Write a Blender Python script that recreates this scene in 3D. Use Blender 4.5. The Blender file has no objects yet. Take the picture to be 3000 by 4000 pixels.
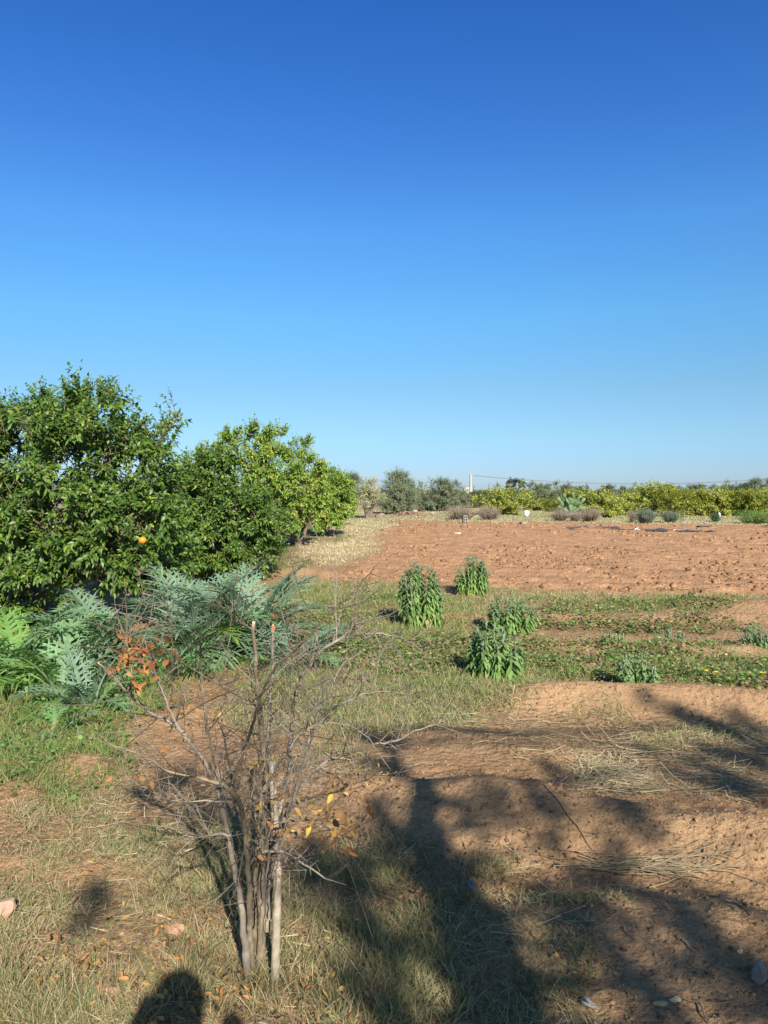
import bpy, bmesh, math, random
import numpy as np
from math import sin, cos, radians, pi, sqrt
from mathutils import Vector, Matrix

R = np.random.RandomState
UP = np.array([0, 0, 1.0])
scene = bpy.context.scene
COL = scene.collection

# ------------------------------------------------------------------ camera, sky, sun, exposure
EYE, FPX, HOR, K = 1.60, 3000.0, 1913.0, 3000 / 1659.0      # eye height, focal length and horizon in photo pixels
SUN_AZ, SUN_EL = radians(17.0), radians(30.0)               # sun behind the camera, to its right
cam = bpy.data.cameras.new('camera')
cam.sensor_fit, cam.sensor_height, cam.lens = 'VERTICAL', 36.0, 27.0
cam.shift_y = -(2000 - HOR) / 4000.0
cam.clip_start, cam.clip_end = 0.05, 9000
camo = bpy.data.objects.new('camera', cam)
camo.location, camo.rotation_euler = (0, 0, EYE), (radians(90), 0, 0)
COL.objects.link(camo)
scene.camera = camo

SUNV = np.array([sin(SUN_AZ) * cos(SUN_EL), -cos(SUN_AZ) * cos(SUN_EL), sin(SUN_EL)])
sl = bpy.data.lights.new('sun', 'SUN')
sl.energy, sl.angle, sl.color = 5.0, radians(0.53), (1.0, 0.93, 0.82)
slo = bpy.data.objects.new('sun', sl)
slo.rotation_euler = Vector(SUNV).to_track_quat('Z', 'Y').to_euler()
COL.objects.link(slo)

world = bpy.data.worlds.new('World')
scene.world = world
world.use_nodes = True
wn, wl = world.node_tree.nodes, world.node_tree.links
bg = wn['Background']
sky = wn.new('ShaderNodeTexSky')
sky.sky_type, sky.sun_disc = 'NISHITA', False
sky.sun_elevation, sky.sun_rotation = SUN_EL, pi - SUN_AZ
sky.altitude, sky.air_density, sky.dust_density, sky.ozone_density = 0, 1.0, 0.3, 3.0
hs = wn.new('ShaderNodeHueSaturation')
hs.inputs['Saturation'].default_value = 1.25
wl.new(sky.outputs[0], hs.inputs['Color'])
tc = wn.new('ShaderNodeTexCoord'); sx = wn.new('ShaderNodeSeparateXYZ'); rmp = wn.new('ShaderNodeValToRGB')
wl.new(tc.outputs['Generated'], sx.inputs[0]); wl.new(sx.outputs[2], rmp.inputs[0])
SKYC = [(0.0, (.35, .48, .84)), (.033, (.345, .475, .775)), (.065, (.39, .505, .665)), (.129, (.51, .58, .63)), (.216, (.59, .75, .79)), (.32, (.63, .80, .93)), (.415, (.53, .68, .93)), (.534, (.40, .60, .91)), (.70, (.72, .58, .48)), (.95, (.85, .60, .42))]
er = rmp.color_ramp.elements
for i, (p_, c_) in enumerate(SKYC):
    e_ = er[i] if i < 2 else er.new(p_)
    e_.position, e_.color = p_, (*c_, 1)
mulc = wn.new('ShaderNodeVectorMath'); mulc.operation = 'MULTIPLY'      # tint by height: bluer below; unseen upper sky warmed to neutralise blue shadow fill
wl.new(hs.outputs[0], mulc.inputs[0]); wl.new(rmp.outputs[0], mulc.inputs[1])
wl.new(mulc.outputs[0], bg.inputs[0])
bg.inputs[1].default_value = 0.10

vs = scene.view_settings
vs.view_transform, vs.look, vs.gamma, vs.use_curve_mapping = 'Standard', 'None', 1.0, False
vs.exposure = 0.88
scene.render.engine = 'CYCLES'
scene.cycles.use_denoising = True
scene.cycles.max_bounces = 6
scene.cycles.transparent_max_bounces = 4

# ------------------------------------------------------------------ helpers
def unit(v):
    v = np.asarray(v, float)
    return v / np.maximum(np.linalg.norm(v, axis=-1, keepdims=True), 1e-9)

def at(u, v, d):                      # photo pixel (1659 wide) at distance d -> world point
    return np.array([(u * K - 1500) / FPX * d, d, EYE - (v * K - HOR) / FPX * d])

def atp(px, py, d):
    return at(px / K, py / K, d)

def gnd(u, v):                        # photo pixel on level ground -> world x, y
    d = EYE * FPX / (v * K - HOR)
    return (u * K - 1500) / FPX * d, d

def uv_of(x, y):                      # ground point -> where the photo shows it (used to survey the plots)
    y = np.maximum(y, 0.8)
    return (1500 + FPX * x / y) / K, (HOR + FPX * EYE / y) / K

def h2(ix, iy, seed):
    n = (ix.astype(np.int64) * 374761393 + iy.astype(np.int64) * 668265263 + seed * 982451653) & 0xffffffff
    n = ((n ^ (n >> 13)) * 1274126177) & 0xffffffff
    return ((n ^ (n >> 16)) & 0xffff) / 65535.0

def vnoise(x, y, seed=0):
    x, y = np.asarray(x, float), np.asarray(y, float)
    ix, iy = np.floor(x).astype(np.int64), np.floor(y).astype(np.int64)
    fx, fy = x - ix, y - iy
    fx, fy = fx * fx * (3 - 2 * fx), fy * fy * (3 - 2 * fy)
    a, b = h2(ix, iy, seed), h2(ix + 1, iy, seed)
    c, d = h2(ix, iy + 1, seed), h2(ix + 1, iy + 1, seed)
    return (a * (1 - fx) + b * fx) * (1 - fy) + (c * (1 - fx) + d * fx) * fy

def fbm(x, y, f, seed=0, o=4, g=0.5):
    s, a, t = 0, 1.0, 0
    for i in range(o):
        s = s + a * vnoise(x * f + 17.3 * i, y * f - 9.1 * i, seed + i)
        t += a
        a *= g
        f *= 2.03
    return s / t - 0.5

def sstep(a, b, x):
    t = np.clip((x - a) / (b - a), 0, 1)
    return t * t * (3 - 2 * t)

class MB:                             # collects geometry for ONE mesh
    def __init__(s):
        s.V, s.F, s.C, s.n = [], [], [], 0
    def add(s, V, F, C):
        V = np.asarray(V, float).reshape(-1, 3)
        C = np.asarray(C, float)
        C = np.broadcast_to(C, (len(V), 3)) if C.ndim == 1 else C.reshape(-1, 3)
        s.V.append(V); s.F.append(np.asarray(F) + s.n); s.C.append(C)
        s.n += len(V)
        return s
    def build(s, name, mat, parent=None, smooth=True, loc=None):
        V, C = np.concatenate(s.V), np.concatenate(s.C)
        me = bpy.data.meshes.new(name)
        if loc is not None:
            V = V - np.asarray(loc)
        me.vertices.add(len(V)); me.vertices.foreach_set('co', V.astype(np.float32).ravel())
        tot = sum(f.size for f in s.F); npol = sum(len(f) for f in s.F)
        me.loops.add(tot); me.polygons.add(npol)
        me.loops.foreach_set('vertex_index', np.concatenate([f.ravel() for f in s.F]).astype(np.int32))
        ls, k = [], 0
        for f in s.F:
            ls.append(k + np.arange(len(f)) * f.shape[1]); k += f.size
        me.polygons.foreach_set('loop_start', np.concatenate(ls).astype(np.int32))
        me.polygons.foreach_set('use_smooth', np.full(npol, smooth, bool))
        a = me.color_attributes.new('Col', 'FLOAT_COLOR', 'POINT')
        a.data.foreach_set('color', np.c_[C, np.ones(len(C))].astype(np.float32).ravel())
        me.update(calc_edges=True)
        me.materials.append(mat)
        o = bpy.data.objects.new(name, me)
        COL.objects.link(o)
        if loc is not None and parent is None:
            o.location = loc
        if parent is not None:
            o.parent = parent
            if loc is not None:
                o.location = np.asarray(loc) - wloc(parent)
        return o

def tag(o, label, cat, group=None, kind=None):
    o['label'], o['category'] = label, cat
    if group: o['group'] = group
    if kind: o['kind'] = kind
    return o

def thing(name, loc, label, cat, group=None):
    o = bpy.data.objects.new(name, None)
    o.empty_display_size = 0.2
    COL.objects.link(o)
    o.location = loc
    return tag(o, label, cat, group)

def wloc(o):
    return np.asarray(o.location) + (wloc(o.parent) if o.parent else 0)

def part(mb, name, mat, root, smooth=True):      # mb is in world space
    return mb.build(name, mat, root, smooth, loc=tuple(wloc(root)))

def copy_tree(root, loc, scale, rz, label, group=None):
    c = root.copy(); COL.objects.link(c)
    c.location, c.rotation_euler, c.scale = loc, (0, 0, rz), scale
    c['label'] = label
    if group: c['group'] = group
    for ch in list(root.children):
        d = ch.copy(); COL.objects.link(d); d.parent = c
        for g in list(ch.children):
            e = g.copy(); COL.objects.link(e); e.parent = d
    return c

PL = lambda t: np.sin(np.clip(t, 0, 1) ** 0.8 * pi) * 0.98 + 0.02        # leaf outline
PLANCE = lambda t: (1 - t) ** 0.8 * np.minimum(1, 0.35 + t * 3.2) + 0.01  # lance outline
PBLADE = lambda t: (1 - t) ** 0.6 * 0.97 + 0.03

def blades(mb, P, D, N, L, W, c0, c1=None, prof=PL, K=3, curl=0.0, droop=0.0, fold=None):
    n = len(P)
    if n == 0: return
    P, D = np.asarray(P), unit(D)
    S = unit(np.cross(D, N)); Nn = np.cross(S, D)
    L, W = np.broadcast_to(L, n), np.broadcast_to(W, n)
    curl, droop = np.broadcast_to(curl, n), np.broadcast_to(droop, n)
    c0 = np.broadcast_to(c0, (n, 3)); c1 = c0 if c1 is None else np.broadcast_to(c1, (n, 3))
    t = np.linspace(0, 1, K + 1)
    pr = prof(t)
    C = P[:, None] + D[:, None] * (L[:, None] * t)[..., None] - Nn[:, None] * (curl[:, None] * L[:, None] * t ** 2)[..., None]
    C = C - UP * (droop[:, None] * L[:, None] * t ** 2)[..., None]
    off = S[:, None] * (W[:, None] * 0.5 * pr)[..., None]
    if fold is None:
        V = np.stack([C - off, C + off], 2); m = 2
    else:
        lift = Nn[:, None] * (W[:, None] * fold * pr)[..., None]
        V = np.stack([C - off + lift, C, C + off + lift], 2); m = 3
    base = (np.arange(n) * (K + 1) * m)[:, None, None]
    j = np.arange(K)[None, :, None] * m; q = np.arange(m - 1)[None, None, :]
    a = base + j + q
    F = np.stack([a, a + 1, a + m + 1, a + m], -1).reshape(-1, 4)
    cc = c0[:, None] * (1 - t)[None, :, None] + c1[:, None] * t[None, :, None]
    cc = np.repeat(cc[:, :, None], m, 2)
    mb.add(V, F, cc)

def smoothline(pts, rad, step):
    pts, rad = np.asarray(pts, float), np.asarray(rad, float)
    if len(pts) > 2:
        p = np.vstack([2 * pts[0] - pts[1], pts, 2 * pts[-1] - pts[-2]])
        out, ro = [], []
        for i in range(1, len(p) - 2):
            n = max(1, int(np.linalg.norm(p[i + 1] - p[i]) / step))
            t = np.arange(n)[:, None] / n
            out.append(0.5 * (2 * p[i] + (p[i + 1] - p[i - 1]) * t + (2 * p[i - 1] - 5 * p[i] + 4 * p[i + 1] - p[i + 2]) * t ** 2
                              + (3 * p[i] - 3 * p[i + 1] + p[i + 2] - p[i - 1]) * t ** 3))
            ro.append(rad[i - 1] + (rad[i] - rad[i - 1]) * t[:, 0])
        return np.vstack(out + [pts[-1:]]), np.concatenate(ro + [rad[-1:]])
    n = max(1, int(np.linalg.norm(pts[1] - pts[0]) / step))
    t = np.linspace(0, 1, n + 1)[:, None]
    return pts[0] + (pts[1] - pts[0]) * t, rad[0] + (rad[1] - rad[0]) * t[:, 0]

def tube(mb, pts, rad, n=8, c=(0.2, 0.15, 0.1), cap=True, capcol=None, rough=0, seed=0):
    pts, rad = np.asarray(pts, float), np.asarray(rad, float)
    if cap:
        pts = np.vstack([pts, pts[-1] + (pts[-1] - pts[-2]) * 1e-3]); rad = np.append(rad, 1e-4)
    T = unit(np.gradient(pts, axis=0))
    ref = np.array([0.3, 0.9, 0.2]) if abs(T[:, 2]).mean() > 0.6 else UP
    A = unit(np.cross(T, ref)); B = np.cross(T, A)
    th = np.arange(n) * 2 * pi / n
    rr = rad[:, None] * np.ones(n)
    if rough:
        rr = rr * (1 + rough * (R(seed).rand(len(pts), n) - 0.5))
    V = pts[:, None] + rr[..., None] * (A[:, None] * np.cos(th)[None, :, None] + B[:, None] * np.sin(th)[None, :, None])
    k = len(pts)
    a = (np.arange(k - 1) * n)[:, None]; j = np.arange(n)[None]; j2 = (j + 1) % n
    F = np.stack([a + j, a + j2, a + n + j2, a + n + j], -1).reshape(-1, 4)
    C = np.broadcast_to(np.asarray(c, float), (k, n, 3)).copy() if np.ndim(c) == 1 else np.repeat(np.asarray(c)[:, None], n, 1)
    if capcol is not None:
        C = C[:k]; C[-1] = capcol; C[-2:] = capcol
    mb.add(V, F, C[:k])

_ico = bmesh.new(); bmesh.ops.create_icosphere(_ico, subdivisions=2, radius=1)
ICO2 = np.array([v.co[:] for v in _ico.verts]); ICO2F = np.array([[v.index for v in f.verts] for f in _ico.faces]); _ico.free()
_ico = bmesh.new(); bmesh.ops.create_icosphere(_ico, subdivisions=1, radius=1)
ICO1 = np.array([v.co[:] for v in _ico.verts]); ICO1F = np.array([[v.index for v in f.verts] for f in _ico.faces]); _ico.free()

def lumps(mb, P, S, col, seed, hi=False, flat=0.7, rough=0.45):
    r = R(seed); V0, F0 = (ICO2, ICO2F) if hi else (ICO1, ICO1F)
    n, m = len(P), len(V0)
    V = V0[None] * (1 + rough * (r.rand(n, m, 1) - 0.5))
    sc = np.asarray(S)[:, None] * np.stack([0.7 + 0.6 * r.rand(n), 0.7 + 0.6 * r.rand(n), flat * (0.6 + 0.7 * r.rand(n))], -1)
    V = V * sc[:, None]
    a = r.rand(n) * 2 * pi
    x = V[..., 0] * np.cos(a)[:, None] - V[..., 1] * np.sin(a)[:, None]
    y = V[..., 0] * np.sin(a)[:, None] + V[..., 1] * np.cos(a)[:, None]
    V = np.stack([x, y, V[..., 2]], -1) + P[:, None]
    F = (F0[None] + (np.arange(n) * m)[:, None, None]).reshape(-1, 3)
    mb.add(V, F, np.repeat(np.broadcast_to(col, (n, 3))[:, None], m, 1))

# ------------------------------------------------------------------ materials
def mat(name, build):
    m = bpy.data.materials.new(name); m.use_nodes = True
    nt = m.node_tree
    p = nt.nodes['Principled BSDF']
    build(nt, nt.nodes, nt.links, p, nt.nodes['Material Output'])
    return m

def attr_col(nt, amp, scale, detail=3):
    N, L = nt.nodes, nt.links
    a = N.new('ShaderNodeAttribute'); a.attribute_name = 'Col'
    g = N.new('ShaderNodeNewGeometry')
    no = N.new('ShaderNodeTexNoise'); no.inputs['Scale'].default_value = scale; no.inputs['Detail'].default_value = detail
    L.new(g.outputs['Position'], no.inputs['Vector'])
    mr = N.new('ShaderNodeMapRange'); mr.inputs['From Min'].default_value = 0.25; mr.inputs['From Max'].default_value = 0.75
    mr.inputs['To Min'].default_value = 1 - amp; mr.inputs['To Max'].default_value = 1 + amp
    L.new(no.outputs['Fac'], mr.inputs['Value'])
    mx = N.new('ShaderNodeVectorMath'); mx.operation = 'SCALE'
    L.new(a.outputs['Color'], mx.inputs[0]); L.new(mr.outputs[0], mx.inputs['Scale'])
    return mx.outputs[0], g

def leaf_mat(name, rough=0.5, spec=0.4, trans=0.3, tcol=(1.5, 1.6, 0.6), amp=0.15):
    def b(nt, N, L, p, out):
        c, g = attr_col(nt, amp, 25)
        L.new(c, p.inputs['Base Color'])
        p.inputs['Roughness'].default_value = rough
        p.inputs['Specular IOR Level'].default_value = spec
        tr = N.new('ShaderNodeBsdfTranslucent')
        mu = N.new('ShaderNodeVectorMath'); mu.operation = 'MULTIPLY'; mu.inputs[1].default_value = tcol
        L.new(c, mu.inputs[0]); L.new(mu.outputs[0], tr.inputs['Color'])
        ms = N.new('ShaderNodeMixShader'); ms.inputs[0].default_value = trans
        L.new(p.outputs[0], ms.inputs[1]); L.new(tr.outputs[0], ms.inputs[2])
        L.new(ms.outputs[0], out.inputs['Surface'])
    return mat(name, b)

def rough_mat(name, amp=0.3, scale=30, rough=0.9, spec=0.15, bump=0.3, bscale=60, bdist=0.01, detail=6):
    def b(nt, N, L, p, out):
        c, g = attr_col(nt, amp, scale, detail)
        L.new(c, p.inputs['Base Color'])
        p.inputs['Roughness'].default_value = rough
        p.inputs['Specular IOR Level'].default_value = spec
        if bump:
            no = N.new('ShaderNodeTexNoise'); no.inputs['Scale'].default_value = bscale; no.inputs['Detail'].default_value = 8
            no.inputs['Roughness'].default_value = 0.65
            L.new(g.outputs['Position'], no.inputs['Vector'])
            bu = N.new('ShaderNodeBump'); bu.inputs['Strength'].default_value = bump; bu.inputs['Distance'].default_value = bdist
            L.new(no.outputs['Fac'], bu.inputs['Height']); L.new(bu.outputs[0], p.inputs['Normal'])
    return mat(name, b)

def soil_build(nt, N, L, p, out):
    c, g = attr_col(nt, 0.22, 2.2, 8)
    no = N.new('ShaderNodeTexNoise'); no.inputs['Scale'].default_value = 90; no.inputs['Detail'].default_value = 6; no.inputs['Roughness'].default_value = 0.7
    L.new(g.outputs['Position'], no.inputs['Vector'])
    mr = N.new('ShaderNodeMapRange'); mr.inputs['From Min'].default_value = 0.3; mr.inputs['From Max'].default_value = 0.7
    mr.inputs['To Min'].default_value = 0.72; mr.inputs['To Max'].default_value = 1.22
    L.new(no.outputs['Fac'], mr.inputs['Value'])
    vo = N.new('ShaderNodeTexVoronoi'); vo.inputs['Scale'].default_value = 38; vo.inputs['Randomness'].default_value = 1
    L.new(g.outputs['Position'], vo.inputs['Vector'])
    vr = N.new('ShaderNodeMapRange'); vr.inputs['From Min'].default_value = 0.10; vr.inputs['From Max'].default_value = 0.22
    vr.inputs['To Min'].default_value = 0.62; vr.inputs['To Max'].default_value = 1.0
    L.new(vo.outputs['Distance'], vr.inputs['Value'])
    m1 = N.new('ShaderNodeMath'); m1.operation = 'MULTIPLY'
    L.new(mr.outputs[0], m1.inputs[0]); L.new(vr.outputs[0], m1.inputs[1])
    mx = N.new('ShaderNodeVectorMath'); mx.operation = 'SCALE'
    L.new(c, mx.inputs[0]); L.new(m1.outputs[0], mx.inputs['Scale'])
    L.new(mx.outputs[0], p.inputs['Base Color'])
    p.inputs['Roughness'].default_value = 0.95; p.inputs['Specular IOR Level'].default_value = 0.08
    n2 = N.new('ShaderNodeTexNoise'); n2.inputs['Scale'].default_value = 28; n2.inputs['Detail'].default_value = 10; n2.inputs['Roughness'].default_value = 0.62
    L.new(g.outputs['Position'], n2.inputs['Vector'])
    bu = N.new('ShaderNodeBump'); bu.inputs['Strength'].default_value = 0.8; bu.inputs['Distance'].default_value = 0.045
    L.new(n2.outputs['Fac'], bu.inputs['Height'])
    v2 = N.new('ShaderNodeTexVoronoi'); v2.inputs['Scale'].default_value = 17
    L.new(g.outputs['Position'], v2.inputs['Vector'])
    b2 = N.new('ShaderNodeBump'); b2.inputs['Strength'].default_value = 0.5; b2.inputs['Distance'].default_value = 0.02
    L.new(v2.outputs['Distance'], b2.inputs['Height']); L.new(bu.outputs[0], b2.inputs['Normal']); L.new(b2.outputs[0], p.inputs['Normal'])
M_SOIL = mat('soil', soil_build)
M_CITRUS = leaf_mat('citrus_leaf', 0.45, 0.45, 0.2, (1.7, 1.7, 0.5))
M_OLIVE = leaf_mat('olive_leaf', 0.6, 0.3, 0.15, (1.2, 1.3, 0.8))
M_SAGE = leaf_mat('felted_leaf', 0.75, 0.2, 0.18, (1.3, 1.5, 0.6))
M_CARD = leaf_mat('cardoon_leaf', 0.65, 0.25, 0.25, (1.5, 1.8, 0.5), 0.12)
M_GRASS = leaf_mat('grass_blade', 0.6, 0.25, 0.25, (1.2, 1.3, 0.7), 0.1)
M_DRY = leaf_mat('dry_stem', 0.8, 0.15, 0.12, (1.1, 1.0, 0.8), 0.15)
M_LITTER = leaf_mat('withered_leaf', 0.6, 0.3, 0.25, (1.6, 1.2, 0.5), 0.2)
M_BARK = rough_mat('bark', 0.35, 40, 0.9, 0.15, 0.5, 90, 0.006)
M_STONE = rough_mat('stone', 0.25, 30, 0.85, 0.2, 0.5, 60, 0.01)
M_CONC = rough_mat('concrete', 0.12, 20, 0.9, 0.15, 0.3, 80, 0.004)
M_PAD = rough_mat('cactus_skin', 0.15, 12, 0.55, 0.3, 0.1, 60, 0.004)
M_PLASTIC = rough_mat('plastic', 0.1, 20, 0.35, 0.5, 0.2, 40, 0.005)
M_CLOTH = rough_mat('sacking', 0.1, 20, 0.8, 0.2, 0.2, 40, 0.005)
M_FRUIT = rough_mat('orange_peel', 0.1, 20, 0.4, 0.4, 0.3, 300, 0.001)

# ------------------------------------------------------------------ the lie of the land
RIDGES = [  # x0, y0, x1, y1, height, width, meander
    (-0.75, 3.98, 2.7, 3.02, 0.20, 0.24, 0.05), (0.35, 2.80, 2.2, 2.55, 0.08, 0.20, 0.08),
    (0.95, 5.70, 3.4, 5.42, 0.19, 0.19, 0.10), (0.8, 7.75, 3.7, 7.55, 0.10, 0.16, 0.14),
    (0.6, 9.4, 5.6, 9.15, 0.10, 0.18, 0.16), (4.1, 10.6, 5.6, 10.0, 0.13, 0.35, 0.2),
    (-2.1, 4.5, -1.45, 4.25, 0.07, 0.16, 0.1), (-1.7, 3.35, -1.1, 3.25, 0.05, 0.12, 0.05),
    (-0.9, 3.6, -0.5, 3.5, 0.03, 0.2, 0.05), (0.4, 5.0, 1.0, 4.7, 0.06, 0.2, 0.05),
    (-1.6, 5.3, -0.7, 6.3, 0.05, 0.3, 0.1), (-2.0, 14.6, -0.9, 14.2, 0.12, 0.3, 0.1)]

def field_mask(x, y):
    u, v = uv_of(x, y)
    w = fbm(x, y, 0.35, 41, 3)
    left = np.where(y > 20.6, 0.23 - (37 - y) * 0.036, -0.36 - (20.6 - y) * 0.13)
    m = sstep(-0.4, 0.6, x - left + w * 1.6)
    near = 12.6 - np.clip((x - 0.5) * 0.26, -0.5, 1.9)
    far = 39.0 - np.clip((x - 2) * 0.33, 0, 5.5)
    return m * sstep(-.3, 0.9, y - near + w * 2.4) * sstep(0, 0.6, far - y + w * 1.5)

def H(x, y):
    x, y = np.asarray(x, float), np.asarray(y, float)
    near = np.exp(-(np.maximum(y, 0) / 60.0) ** 2)
    z = 0.035 * fbm(x, y, 0.7, 3, 3) * near + 0.05 * fbm(x, y, 3.1, 7, 4) * near + 0.022 * fbm(x, y, 11, 8, 3, .6) * np.exp(-(np.maximum(y, 0) / 9.0) ** 2)
    for i, (x0, y0, x1, y1, h, w, me) in enumerate(RIDGES):
        dx, dy = x1 - x0, y1 - y0
        Ln = sqrt(dx * dx + dy * dy)
        s = ((x - x0) * dx + (y - y0) * dy) / Ln
        n = (-(x - x0) * dy + (y - y0) * dx) / Ln + me * 2 * (vnoise(s * 1.6 + 7 * i, s * 0 + i, 21) - 0.5)
        hh = h * (0.75 + 0.5 * vnoise(s * 1.5, s * 0 + 3.3 * i, 31))
        z = z + hh * np.exp(-(n / w) ** 2) * sstep(-0.35, 0.25, s) * sstep(-0.35, 0.25, Ln - s)
    return z

def ell(u, v, L, seed=5):
    m = np.zeros(np.shape(u))
    for (a, b, ru, rv, wt) in L:
        r = np.sqrt(((u - a) / ru) ** 2 + ((v - b) / rv) ** 2)
        m = np.maximum(m, wt * sstep(1.15, 0.6, r))
    return m

E_GREEN = [(60, 1400, 190, 70, 1), (200, 1430, 150, 50, .9), (630, 1480, 150, 40, .55), (540, 1400, 150, 50, .8), (120, 1610, 200, 105, 1), (40, 1520, 170, 110, 1), (250, 1490, 130, 60, .9), (330, 1530, 60, 40, .5), (620, 1212, 90, 20, 1), (700, 1163, 60, 13, .9),
           (600, 1190, 50, 20, .8), (1480, 1455, 260, 40, .8), (1400, 1312, 260, 16, .6), (850, 1330, 220, 60, .8), (960, 1450, 260, 60, .6), (760, 1500, 220, 50, .4), (700, 1290, 110, 35, .8), (1150, 1440, 100, 40, .6), (560, 1440, 130, 30, .6), (400, 1430, 200, 40, .8)]
E_CLOVER = [(780, 1410, 120, 42, 1), (930, 1420, 150, 45, 1), (720, 1340, 100, 30, .7), (1250, 1350, 130, 20, 1), (1230, 1425, 130, 24, 1), (1440, 1450, 230, 40, .9), (1430, 1358, 240, 17, .9),
            (1600, 1465, 110, 40, .9), (1350, 1310, 240, 14, .7), (640, 1190, 90, 14, .4), (1100, 1370, 70, 30, .7), (820, 1290, 100, 20, .4), (1540, 1400, 140, 14, .6)]
E_DRY = [(230, 2080, 420, 170, .85), (700, 2080, 330, 160, .9), (330, 1900, 330, 110, .7), (130, 1830, 220, 90, .45), (760, 1860, 160, 60, .5), (850, 1530, 270, 65, .95),
         (1050, 1500, 170, 60, 1), (580, 1530, 130, 50, .9), (700, 1480, 120, 40, .7), (760, 1270, 200, 45, .8), (700, 1250, 120, 30, .7), (1250, 1288, 460, 20, .95), (1000, 1300, 200, 25, .5), (1500, 1290, 220, 12, .5),
         (950, 1400, 260, 70, .35), (950, 2060, 170, 150, .8), (200, 1720, 110, 40, .4), (260, 1680, 60, 30, .5), (700, 1650, 120, 50, .35), (860, 1400, 220, 60, .5),
         (1150, 1430, 120, 40, .4), (1450, 1430, 250, 40, .45), (1150, 2080, 190, 70, .75), (1230, 1960, 150, 35, .7), (1180, 2190, 170, 60, .8), (1080, 1890, 120, 25, .6), (1500, 2000, 150, 20, .4), (60, 1750, 110, 50, .45), (1280, 1545, 70, 12, .4), (1500, 1590, 160, 20, .3)]
E_STRAW = [(1340, 1690, 130, 35, 1), (1480, 1610, 260, 50, .9), (1560, 1690, 160, 50, .8), (1150, 1620, 200, 50, .45), (1250, 1575, 200, 30, .6), (900, 1560, 200, 40, .6), (1100, 1880, 180, 25, .5), (1300, 2080, 260, 60, .35), (1200, 1280, 380, 16, .8), (700, 1680, 200, 60, .5), (350, 1780, 250, 80, .4)]
E_BARE = [(430, 1510, 75, 28, 1), (360, 1580, 85, 45, .9), (330, 1640, 90, 35, .8), (180, 1668, 60, 16, .9), (1010, 1610, 160, 22, .8), (1000, 1720, 260, 60, 1), (1350, 1780, 420, 70, 1), (1350, 1920, 330, 50, .9),
          (1450, 1520, 260, 24, .95), (1330, 1390, 220, 8, .9), (1330, 1330, 340, 6, .8), (1620, 1330, 60, 25, .8), (360, 1730, 90, 30, .5), (1000, 1670, 120, 30, .8), (1500, 2090, 180, 110, .6), (200, 1850, 60, 20, .6), (650, 1235, 50, 8, .9)]

def masks(x, y):
    wu = 55 * fbm(x, y, 1.3, 51, 3); wv = 40 * fbm(x, y, 1.3, 61, 3)
    u, v = uv_of(x, y)
    k = np.clip((v - 1100) / 350, 0.12, 1.6)
    u2, v2 = u + wu * k * 1.4, v + wv * k
    bare = ell(u2, v2, E_BARE)
    f = field_mask(x, y)
    g, c, d, s = (ell(u2, v2, e) for e in (E_GREEN, E_CLOVER, E_DRY, E_STRAW))
    ok = (1 - bare) * (1 - f)
    strip = sstep(15, 18.5, y) * sstep(40, 38, y) * (1 - f) * sstep(-2.6, -1.9, x) * (1 - .8 * g)
    return dict(green=g * ok, clover=c * ok, dry=d * ok, straw=s * (1 - 0.5 * bare) * (1 - f), bare=bare, field=f, strip=strip)

SOIL, FIELD = np.array([.365, .232, .128]), np.array([.395, .228, .124])
def ground_colour(x, y):
    m = masks(x, y)
    c = np.broadcast_to(SOIL, x.shape + (3,)).copy()
    def mix(c, t, col):
        t = np.clip(t, 0, 1)[..., None]
        return c * (1 - t) + np.asarray(col) * t
    c = mix(c, fbm(x, y, 0.9, 71, 3) * 1.6 + 0.2, [.335, .20, .10])
    c = mix(c, m['field'], FIELD)
    c = mix(c, m['dry'] * .45, [.27, .20, .11])
    c = mix(c, m['green'] * .6, [.15, .14, .06])
    c = mix(c, m['clover'] * .55, [.17, .13, .065])
    c = mix(c, m['straw'] * .35, [.33, .25, .14])
    c = mix(c, m['strip'] * .8, [.40, .32, .18])
    n = fbm(x, y, 0.25, 81, 3)
    far = sstep(34, 40, y) * (1 - m['field'])
    c = mix(c, far, np.stack([.34 + n * .2, .27 + n * .12, .155 + n * .05], -1))
    c = mix(c, sstep(60, 120, y), [.19, .18, .10])
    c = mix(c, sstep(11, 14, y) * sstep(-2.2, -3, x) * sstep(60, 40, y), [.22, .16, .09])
    return c

def grid(ys, ncol, wfun, zfun, seed):
    uu = np.linspace(-1, 1, ncol)
    Y = np.repeat(ys[:, None], ncol, 1)
    X = uu[None] * wfun(ys)[:, None]
    Z = zfun(X, Y)
    nr = len(ys)
    a = (np.arange(nr - 1) * ncol)[:, None] + np.arange(ncol - 1)[None]
    F = np.stack([a, a + 1, a + ncol + 1, a + ncol], -1).reshape(-1, 4)
    return X, Y, Z, F

ys = [-16.0]
while ys[-1] < 1.2: ys.append(ys[-1] + max(0.03, 0.12 * (1.2 - ys[-1])))
while ys[-1] < 42: ys.append(ys[-1] * 1.0058)
while ys[-1] < 5000: ys.append(ys[-1] * 1.07)
ys = np.array(ys)
X, Y, Z, F = grid(ys, 560, lambda y: np.where(y > 1, 0.85 * (y + 1.3), 1.955 + (1 - y) * 1.3), H, 1)
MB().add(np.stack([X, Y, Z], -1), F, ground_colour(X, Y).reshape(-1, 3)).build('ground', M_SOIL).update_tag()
tag(bpy.data.objects['ground'], 'sandy reddish brown earth under the plants, with low banks in the foreground', 'ground', kind='structure')

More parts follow.
